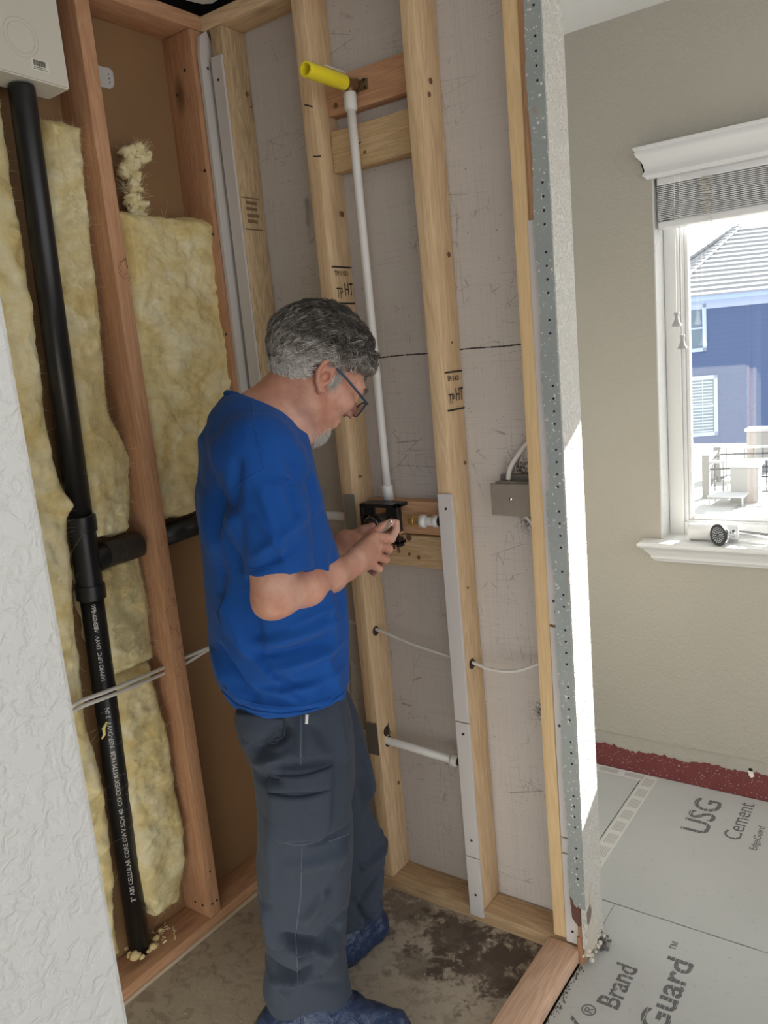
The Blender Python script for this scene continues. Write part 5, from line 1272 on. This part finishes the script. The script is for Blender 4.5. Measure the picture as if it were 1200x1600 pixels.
# seat and hips
za, zb = B(450, 1200, 0)[2], B(450, 1070, 0)[2]
zs3 = np.linspace(za, zb, 12); f3.loft(*outline_loft([(400, 1060), (384, 1110), (382, 1150), (392, 1200)], [(522, 1060), (540, 1100), (550, 1200)], 0, [.15, .165, .160, .13], zs3), FT, RT, .04, p=2.2)
f3.cone(B(425, 1120, .07), B(420, 1135, .04), .062, .06, .05)
# gathered cuffs
f3.cone(B(452, 1540, .12), B(500, 1556, .12), .055, .055, .03)
# under the shirt the waistband stays inside the hem
ft = Field((-1.62, .82, .0), (-.80, 1.64, .86), .005); ft.loft(*outline_loft(SL, SRt, 0.0, rlS, np.linspace(z_bot-.03, z_top, 40)), FT, RT, .02, p=2.25)
kz = int((z_hem+.012-f3.lo[2])/f3.h); f3.v[:, :, kz:] = np.maximum(f3.v[:, :, kz:], ft.v[:, :, kz:]+.012)
f3.v = np.maximum(f3.v, (.042-(f3.lo[2]+f3.h*np.arange(f3.n[2])))[None, None, :].astype(np.float32))
V, F = f3.mesh(2); N = vnormals(V, F)
V = folds(V, N, [
    (380, 1150, 440, 1140, .1, .010, .004), (395, 1172, 450, 1130, .15, .016, -.014), (396, 1195, 455, 1165, .15, .012, .005), (400, 1215, 440, 1205, .15, .012, -.006),
    (425, 1205, 520, 1195, .2, .008, -.004), (470, 1130, 470, 1200, .2, .010, .003), (490, 1140, 520, 1180, .2, .012, -.003), (520, 1090, 545, 1200, .2, .016, .004),
    (485, 1322, 548, 1305, .2, .006, -.004), (450, 1360, 545, 1340, .2, .018, .004), (420, 1300, 430, 1420, .2, .018, .004), (500, 1400, 540, 1330, .2, .014, .004),
    (440, 1478, 500, 1484, .2, .012, -.012), (500, 1484, 545, 1450, .2, .012, -.010), (475, 1450, 510, 1400, .2, .014, .006), (470, 1510, 535, 1470, .2, .012, -.009),
    (450, 1495, 530, 1500, .2, .010, .007), (500, 1530, 530, 1480, .2, .010, .006), (420, 1530, 470, 1545, .2, .011, -.009), (430, 1555, 500, 1540, .2, .010, .006), (470, 1545, 540, 1560, .2, .012, -.003),
    (420, 1550, 450, 1572, .2, .010, .005), (415, 1440, 430, 1500, .2, .014, .005), (460, 1550, 490, 1520, .2, .009, -.007),
    (560, 1150, 580, 1240, -.1, .010, .005), (555, 1200, 590, 1300, -.1, .012, -.006), (565, 1240, 600, 1320, -.1, .010, .006), (560, 1330, 598, 1320, -.1, .012, .007),
    (555, 1390, 595, 1350, -.1, .012, -.007), (560, 1420, 592, 1400, -.1, .010, .006), (545, 1380, 580, 1440, -.1, .010, -.005)], 3.3, -.026, .022)
N = vnormals(V, F); V = V+N*((fbm(V*[1, 1, .55], 14, 3, 14)*.004)+(fbm(V*[1.4, 1.4, .8], 36, 2, 16)*.0014))[:, None]
trousers = link('trousers', mesh_np(V, F), M_PANTS, man, smooth=True); pantsVF = (V, F)

# shoe covers
f4 = Field((-1.42, .94, -.01), (-.88, 1.56, .17), .0042)
f4.cone((-1.185, 1.055, .050), (-1.070, 1.145, .052), .058, .058, .03); f4.cone((-1.070, 1.145, .050), (-.985, 1.200, .034), .055, .040, .03); f4.cone((-1.165, 1.075, .05), (-1.12, 1.105, .090), .066, .070, .03)
f4.v = np.maximum(f4.v, (.001-(f4.lo[2]+f4.h*np.arange(f4.n[2])))[None, None, :].astype(np.float32)); V, F = f4.mesh(2); N = vnormals(V, F)
V = V+N*(fbm(V*[1, 1, 2.5], 26, 3, 3)*.006+(1-np.abs(fbm(V*[1.2, 1.2, .8], 30, 2, 8))*3)*.0022)[:, None]; V[:, 2] = np.maximum(V[:, 2], .0006)
link('shoe_cover', mesh_np(V, F), M_BOOT, man, smooth=True)
f5 = Field((-1.46, 1.16, -.01), (-1.06, 1.60, .22), .0045)
f5.cone((-1.265, 1.285, .050), (-1.240, 1.360, .056), .058, .064, .03); f5.cone((-1.240, 1.360, .06), (-1.215, 1.430, .050), .064, .052, .03); f5.cone((-1.262, 1.32, .06), (-1.255, 1.35, .13), .064, .060, .03)
f5.v = np.maximum(f5.v, (.001-(f5.lo[2]+f5.h*np.arange(f5.n[2])))[None, None, :].astype(np.float32)); V, F = f5.mesh(2); N = vnormals(V, F)
V = V+N*(fbm(V*[1, 1, 2.5], 26, 3, 33)*.005+(1-np.abs(fbm(V*[1.2, 1.2, .8], 30, 2, 38))*3)*.002)[:, None]; V[:, 2] = np.maximum(V[:, 2], .0006)
link('shoe_cover', mesh_np(V, F), M_BOOT, man, smooth=True)

# sewn details laid on the cloth: each follows the surface it is stitched to
def bvh_of(VF): return BVHTree.FromPolygons([tuple(q) for q in VF[0].tolist()], VF[1].tolist())
T_SH, T_PA = bvh_of(shirtVF), bvh_of(pantsVF)
def hit(tree, px, py):
    r = tree.ray_cast(EYEV, ray(px, py).normalized()); return (r[0], r[1]) if r[0] is not None else (None, None)
def seam(tree, pts, r, mat, parent, name='stitching', lift=.0):
    P = []
    for (x0, y0), (x1, y1) in zip(pts[:-1], pts[1:]):
        n = max(2, int(math.hypot(x1-x0, y1-y0)/4))
        for k in range(n):
            p, q = hit(tree, x0+(x1-x0)*k/n, y0+(y1-y0)*k/n)
            if p is not None: P.append(p+q*lift)
    p, q = hit(tree, *pts[-1])
    if p is not None: P.append(p+q*lift)
    if len(P) > 1:
        S = [P[0]]+[(P[i-1]+P[i]*2+P[i+1])/4 for i in range(1, len(P)-1)]+[P[-1]]; return MB().tube(S, r, 6).out(name, mat, parent, smooth=True)
def patch(tree, quad, th, mat, parent, name, nu=26, nv=22, dip=None, corner=0, lift=.001):
    """cloth patch with four pixel corners (top left, top right, bottom right, bottom left) lying on the surface"""
    bm = bmesh.new(); G = []
    for j in range(nv+1):
        row = []
        for i in range(nu+1):
            u, v = i/nu, j/nv; uu = u
            if corner and v > 1-corner: cc = (v-(1-corner))/corner; uu = .5+(u-.5)*(1-.28*cc*cc)
            x = (quad[0][0]*(1-uu)+quad[1][0]*uu)*(1-v)+(quad[3][0]*(1-uu)+quad[2][0]*uu)*v
            y = (quad[0][1]*(1-uu)+quad[1][1]*uu)*(1-v)+(quad[3][1]*(1-uu)+quad[2][1]*uu)*v
            if dip: y += dip*math.sin(math.pi*u)*(1-v)
            row.append(hit(tree, x, y))
        G.append(row)
    top = {}
    for j in range(nv+1):
        for i in range(nu+1):
            p, n = G[j][i]
            if p is None: continue
            e = min(i, nu-i, j, nv-j); l = lift+th*(1 if e > 0 else .55)
            top[(i, j)] = bm.verts.new(p+n*l)
    bot = {k: bm.verts.new(G[k[1]][k[0]][0]-G[k[1]][k[0]][1]*.003) for k in top}
    for j in range(nv):
        for i in range(nu):
            q = [(i, j), (i+1, j), (i+1, j+1), (i, j+1)]
            if all(k in top for k in q): bm.faces.new([top[k] for k in q])
    bd = [e for e in bm.edges if e.is_boundary]
    inv = {v: k for k, v in top.items()}
    for e in bd:
        a, b = e.verts
        try: bm.faces.new((a, b, bot[inv[b]], bot[inv[a]]))
        except Exception: pass
    for v in [v for v in bm.verts if not v.link_faces]: bm.verts.remove(v)
    return link(name, mesh_of(bm), mat, parent, smooth=True)
patch(T_PA, [(421, 1209), (519, 1196), (517, 1236), (420, 1238)], .0055, M_PANTS, man, 'cargo_pocket', 26, 8, dip=9)
patch(T_PA, [(420, 1238), (517, 1230), (514, 1308), (424, 1318)], .0085, M_PANTS, man, 'cargo_pocket', 26, 22, dip=10, corner=.25)
patch(T_PA, [(369, 1113), (444, 1122), (442, 1158), (385, 1164)], .0050, M_PANTS, man, 'back_pocket', 20, 14, corner=.25)
patch(T_PA, [(477, 1116), (482, 1116), (481, 1131), (476.5, 1131)], .0022, M_TRIM, man, 'white_tag', 3, 8)
for L in ([(421, 1210), (421, 1240), (422, 1290), (430, 1308), (445, 1318), (470, 1321), (500, 1314), (512, 1300), (516, 1240), (519, 1197)], [(424, 1248), (450, 1258), (480, 1259), (515, 1243)],
          [(424, 1220), (450, 1228), (480, 1226), (517, 1208)], [(470, 1115), (470, 1195)], [(472, 1322), (470, 1400), (462, 1460), (466, 1540)], [(510, 1316), (545, 1303)], [(386, 1163), (430, 1162), (444, 1150), (446, 1130)]):
    seam(T_PA, L, .0009, M_SEAM, trousers, lift=.0002)
# hems and seams of the shirt
M_SHIRTD = cloth('blue_cotton_seam', (.006, .055, .24), (.010, .085, .33), sheen=.1)
seam(T_SH, [(361, 768), (380, 752), (415, 731), (450, 745)], .0017, M_SHIRTD, shirt, lift=-.0004, name='sleeve_seam')
seam(T_SH, [(394, 624), (397, 660), (405, 700), (412, 730)], .0015, M_SHIRTD, shirt, lift=-.0005, name='shoulder_seam')
seam(T_SH, [(378, 892), (400, 889), (440, 880), (486, 869)], .0011, M_SHIRTD, shirt, lift=-.0001, name='sleeve_hem')
seam(T_SH, [(350, 1074), (368, 1089), (400, 1100), (440, 1105), (480, 1103), (515, 1092), (538, 1072)], .0014, M_SHIRTD, shirt, lift=-.0002, name='hem_stitching')
seam(T_SH, [(348, 1080), (368, 1100), (400, 1111), (440, 1116), (480, 1113), (515, 1101), (537, 1083)], .0032, M_SHIRT, shirt, lift=.0, name='hem')
# ribbed collar
m = MB(); P = []
cc = (cb+cf_)/2; ca = (cf_-cb)/2; ca = ca*.93
for k in range(61):
    th = 2*math.pi*k/60; P.append(Vector(cc+ca*math.cos(th)+RT*.077*math.sin(th)-cn*.003))
m.tube(P, .0068, 10, caps=False); m.out('collar', M_SHIRT, shirt, smooth=True)

# ---------------------------------------------------------------- hair
r_ell = np.array([.104, .079, .097]); cE = np.array([-.016, 0, .040])
def scalp(dirv): # outward point on the scalp ellipsoid in head coordinates (unit direction)
    return cE+dirv*r_ell
def on_scalp(p):
    """p: N x 3 head coords (f, r, u) -> keeps hair-covered area"""
    f, r, u = p[:, 0], np.abs(p[:, 1]), p[:, 2]
    front = (f < .070+.25*(u-.07)) | (u > .095)
    side = np.where(f > .022, u > .036+.55*(f-.022), np.where(f > -.026, u > .030, u > -.070+.0*f))
    return front & side
rs = np.random.RandomState(5)
NS = 17000
d = rs.randn(NS*2, 3); d /= np.linalg.norm(d, axis=1)[:, None]; P0 = scalp(d); k_ = on_scalp(P0); d = d[k_][:NS]; P0 = P0[k_][:NS]
NS = len(d); SEG = 11
pos = P0.copy(); lift0 = rs.rand(NS)**.8*.016; Ls = rs.uniform(.030, .062, NS); lay = []
lock = vnoise(P0, 55, 71); ph = vnoise(P0, 28, 77)*4.5
NG = 620; gi = rs.choice(NS, NG, replace=False); G0 = P0[gi]; gph = rs.rand(NG)*6.28; gl_ = rs.uniform(.034, .060, NG); pos = G0.copy(); GL = []; GN = []
hb = vnoise(G0, 22, 77)*3.0
for s_ in range(SEG):
    u = (pos-cE)/r_ell; rad = np.linalg.norm(u, axis=1)[:, None]; nrm = (u/rad)/r_ell; nrm /= np.linalg.norm(nrm, axis=1)[:, None]
    on = cE+(u/rad)*r_ell; t = s_/(SEG-1); GL.append(on); GN.append(nrm)
    low_f = np.clip((G0[:, 0]-.045)/.04, 0, 1)*np.clip((G0[:, 2]-.05)/.03, 0, 1)
    sgn = np.sign(G0[:, 1]+1e-6)
    base = np.stack([-.85+1.5*low_f, .25*sgn, -.55-.15*low_f], 1)
    wv = np.sin(hb+.35*np.sin(gph)+t*8.5+G0[:, 0]*40)
    dr = base+np.stack([.35*wv, 0*wv, 1.15*wv], 1); dr -= (dr*nrm).sum(1)[:, None]*nrm; dr /= np.linalg.norm(dr, axis=1)[:, None]+1e-9
    pos = on+dr*(gl_/(SEG-1))[:, None]
GL = np.stack(GL, 1); GN = np.stack(GN, 1)
near = np.empty(NS, int)
for a_ in range(0, NS, 2000): near[a_:a_+2000] = ((P0[a_:a_+2000, None]-G0[None])**2).sum(2).argmin(1)
T_ = np.linspace(0, 1, SEG)[None, :, None]; off = (P0-G0[near])[:, None, :]
path = GL[near]+off*(1-.62*T_**.7)+rs.randn(NS, 1, 3)*.0007*T_
u = (path-cE)/r_ell; rad = np.linalg.norm(u, axis=2, keepdims=True); nrm = (u/rad)/r_ell; nrm /= np.linalg.norm(nrm, axis=2, keepdims=True)
full = np.clip((P0[:, 2]+.06)/.10, .45, 1.15)[:, None, None]; glift = (.007+.006*rs.rand(NG))[near][:, None, None]
crown_ = np.exp(-((np.linalg.norm(off, axis=2, keepdims=True)/.0065)**2))
liftv = (lift0[:, None, None]*(1-.55*T_)+glift*T_*1.1+.0035*crown_+.0026*np.sin(T_*8.5+gph[near][:, None, None]))*full
lay = cE+(u/rad)*r_ell+nrm*liftv
world = H0+lay[..., 0:1]*Fh+lay[..., 1:2]*Rh+lay[..., 2:3]*Uh
tan = np.gradient(world, axis=1); tan /= np.linalg.norm(tan, axis=2, keepdims=True)+1e-9
ref = rs.randn(NS, 1, 3); e1_ = np.cross(tan, ref); e1_ /= np.linalg.norm(e1_, axis=2, keepdims=True)+1e-9; e2_ = np.cross(tan, e1_)
tp = np.linspace(1, .12, SEG)[None, :, None]; rad = .00055*tp*(.7+.6*rs.rand(NS, 1, 1))
V = np.stack([world+rad*(e1_*math.cos(k*2.0944)+e2_*math.sin(k*2.0944)) for k in range(3)], 2).reshape(-1, 3)
base = (np.arange(NS)*SEG*3)[:, None, None]; j = np.arange(SEG-1)[None, :, None]*3; kk = np.arange(3)[None, None, :]
i0 = base+j+kk; i1 = base+j+(kk+1) % 3; F = np.stack([i0, i1, i1+3, i0+3], -1).reshape(-1, 4)
hair = link('hair', mesh_np(V, F), M_HAIR, man, smooth=True)
zz = P0[:, 2]; tone = .50-.62*(zz-.045)/.10+.16*rs.randn(NG)[near]+.24*rs.randn(NS)-.03+np.where((zz < .05) & (P0[:, 0] > -.08), .22, 0)
tone = np.clip(tone, 0.05, 1)
at = hair.data.attributes.new('tone', 'FLOAT', 'POINT'); at.data.foreach_set('value', np.repeat(tone, SEG*3).astype(np.float32))
# close dark under-layer so that no scalp shows
f6 = Field(H0-.15, H0+np.array([.17, .17, .20]), .004)
f6.ell(H0+cE[0]*Fh+cE[2]*Uh, r_ell+.0055, RH, .004)
X, Y, Z = [(f6.lo[i]+f6.h*np.arange(f6.n[i])) for i in range(3)]; G = np.stack(np.meshgrid(X, Y, Z, indexing='ij'), -1)-H0
hf, hr, hu = G@Fh, np.abs(G@Rh), G@Uh
fr_ = np.minimum(np.maximum(hf-(.068+.25*(hu-.07)), .093-hu), 9)
lowlim = np.where(hf > .022, .040+.55*(hf-.022), np.where(hf > -.026, .034, -.058)); f6.v = np.maximum(f6.v, np.maximum(fr_, lowlim-hu).astype(np.float32))
V, F = f6.mesh(2); link('hair_base', mesh_np(V, F), M_SCALP, man, smooth=True)
# sideburn, goatee and brow hairs
def stubble(name, cen, rad, n, L, direc, seed, tone, shell=None):
    tree = T_BODY; q = np.random.RandomState(seed); fv, ff = [], []
    for _ in range(n):
        f_, r_, u_ = cen+q.randn(3)*rad; src = Vector(hd(f_, r_, u_)); n_ = tree.find_nearest(src)
        if n_[0] is None: continue
        p, nn = n_[0], n_[1]; dv = Vector(direc[0]*Fh+direc[1]*Rh+direc[2]*Uh)+nn*.6+Vector(q.randn(3)*.25); dv.normalize(); l = L*q.uniform(.6, 1.2)
        a = dv.cross(nn+Vector((.01, .02, .03))).normalized(); b = dv.cross(a)
        for s_, rr_ in ((-.1, .0004), (.5, .0003), (1, .0001)):
            for k in range(3): fv.append(p+dv*l*s_+(a*math.cos(k*2.09)+b*math.sin(k*2.09))*rr_)
        b0 = len(fv)-9
        for s_ in (0, 3):
            for k in range(3): ff.append((b0+s_+k, b0+s_+(k+1) % 3, b0+s_+3+(k+1) % 3, b0+s_+3+k))
    o = link(name, mesh_np(np.array([tuple(v) for v in fv]), np.array(ff)), M_HAIR, man, smooth=True)
    a = o.data.attributes.new('tone', 'FLOAT', 'POINT'); a.data.foreach_set('value', np.full(len(fv), tone, np.float32)); return o
bw = np.empty(len(body.data.vertices)*3, np.float32); body.data.vertices.foreach_get('co', bw); bw = bw.reshape(-1, 3)+np.array(man.location)
bf = np.empty(len(body.data.polygons)*4, np.int32); body.data.loops.foreach_get('vertex_index', bf)
T_BODY = bvh_of((bw, bf.reshape(-1, 4)))
stubble('sideburn', np.array([.018, .074, .010]), np.array([.0050, .002, .011]), 520, .010, (.3, 0, -1), 1, .9)
stubble('sideburn', np.array([.020, -.074, .006]), np.array([.0065, .002, .016]), 400, .008, (.2, 0, -1), 2, .78)
stubble('goatee', np.array([.074, .0, -.086]), np.array([.009, .015, .009]), 1100, .011, (.4, 0, -1), 3, .9)
stubble('eyebrow', np.array([.090, .033, .040]), np.array([.003, .011, .002]), 260, .008, (.1, .9, -.1), 4, .5)
stubble('eyebrow', np.array([.090, -.033, .040]), np.array([.003, .011, .002]), 260, .008, (.1, -.9, -.1), 5, .5)

# ---------------------------------------------------------------- glasses (worn, lifted off as one thing)
gl = thing('eyeglasses', 'thin dark blue framed eyeglasses worn by the man', 'glasses', Vector(hd(.10, 0, .005)))
M_FRAME = plain('blue_black_frame', (.02, .045, .085), .25)
for s_ in (-1, 1):
    pts = [hd(-.018, .080*s_, .012), hd(-.004, .082*s_, .027), hd(.03, .081*s_, .024), hd(.075, .073*s_, .018), hd(.104, .064*s_, .015)]
    MB().tube([Vector(q) for q in pts], [.0016, .002, .0026, .0028, .0024], 8).out('temple', M_FRAME, gl, smooth=True)
    c = np.array([.108, .034*s_, .003]); P = []
    for k in range(41):
        th = 2*math.pi*k/40; P.append(Vector(hd(c[0]-.006*abs(math.cos(th))*(1 if math.cos(th)*s_ > 0 else .2), c[1]+.029*math.cos(th), c[2]+.0185*math.sin(th)*(1 if abs(math.sin(th)) < 2 else 1))))
    MB().tube(P, .0015, 6, caps=False).out('rim', M_FRAME, gl, smooth=True)
    m = MB(); cc_ = m.bm.verts.new(Vector(hd(*c))); vs = [m.bm.verts.new(q) for q in P[:-1]]
    for k in range(40): m.bm.faces.new((cc_, vs[k], vs[(k+1) % 40]))
    bmesh.ops.solidify(m.bm, geom=m.bm.faces[:], thickness=.0015); m.out('lens', M_GLASS, gl)
MB().tube([Vector(hd(.109, -.006, .010)), Vector(hd(.113, 0, .013)), Vector(hd(.109, .006, .010))], .0015, 6).out('bridge', M_FRAME, gl, smooth=True)
# small metal tool between thumb and finger
a, b = Vector(B(591, 837, -.100)), Vector(B(614, 811, -.128))
t = thing('hand_tool', 'short grey metal tool pinched in the right hand of the man', 'tool', a)
MB().tube([a, a+(b-a)*.8], .0036, 6).out('shank', plain('tool_steel', (.30, .27, .24), .35, .7), t, auto=True)
MB().tube([a+(b-a)*.8, b], [.0036, .0020], 10).out('tip', M_CHROME, t, smooth=True)
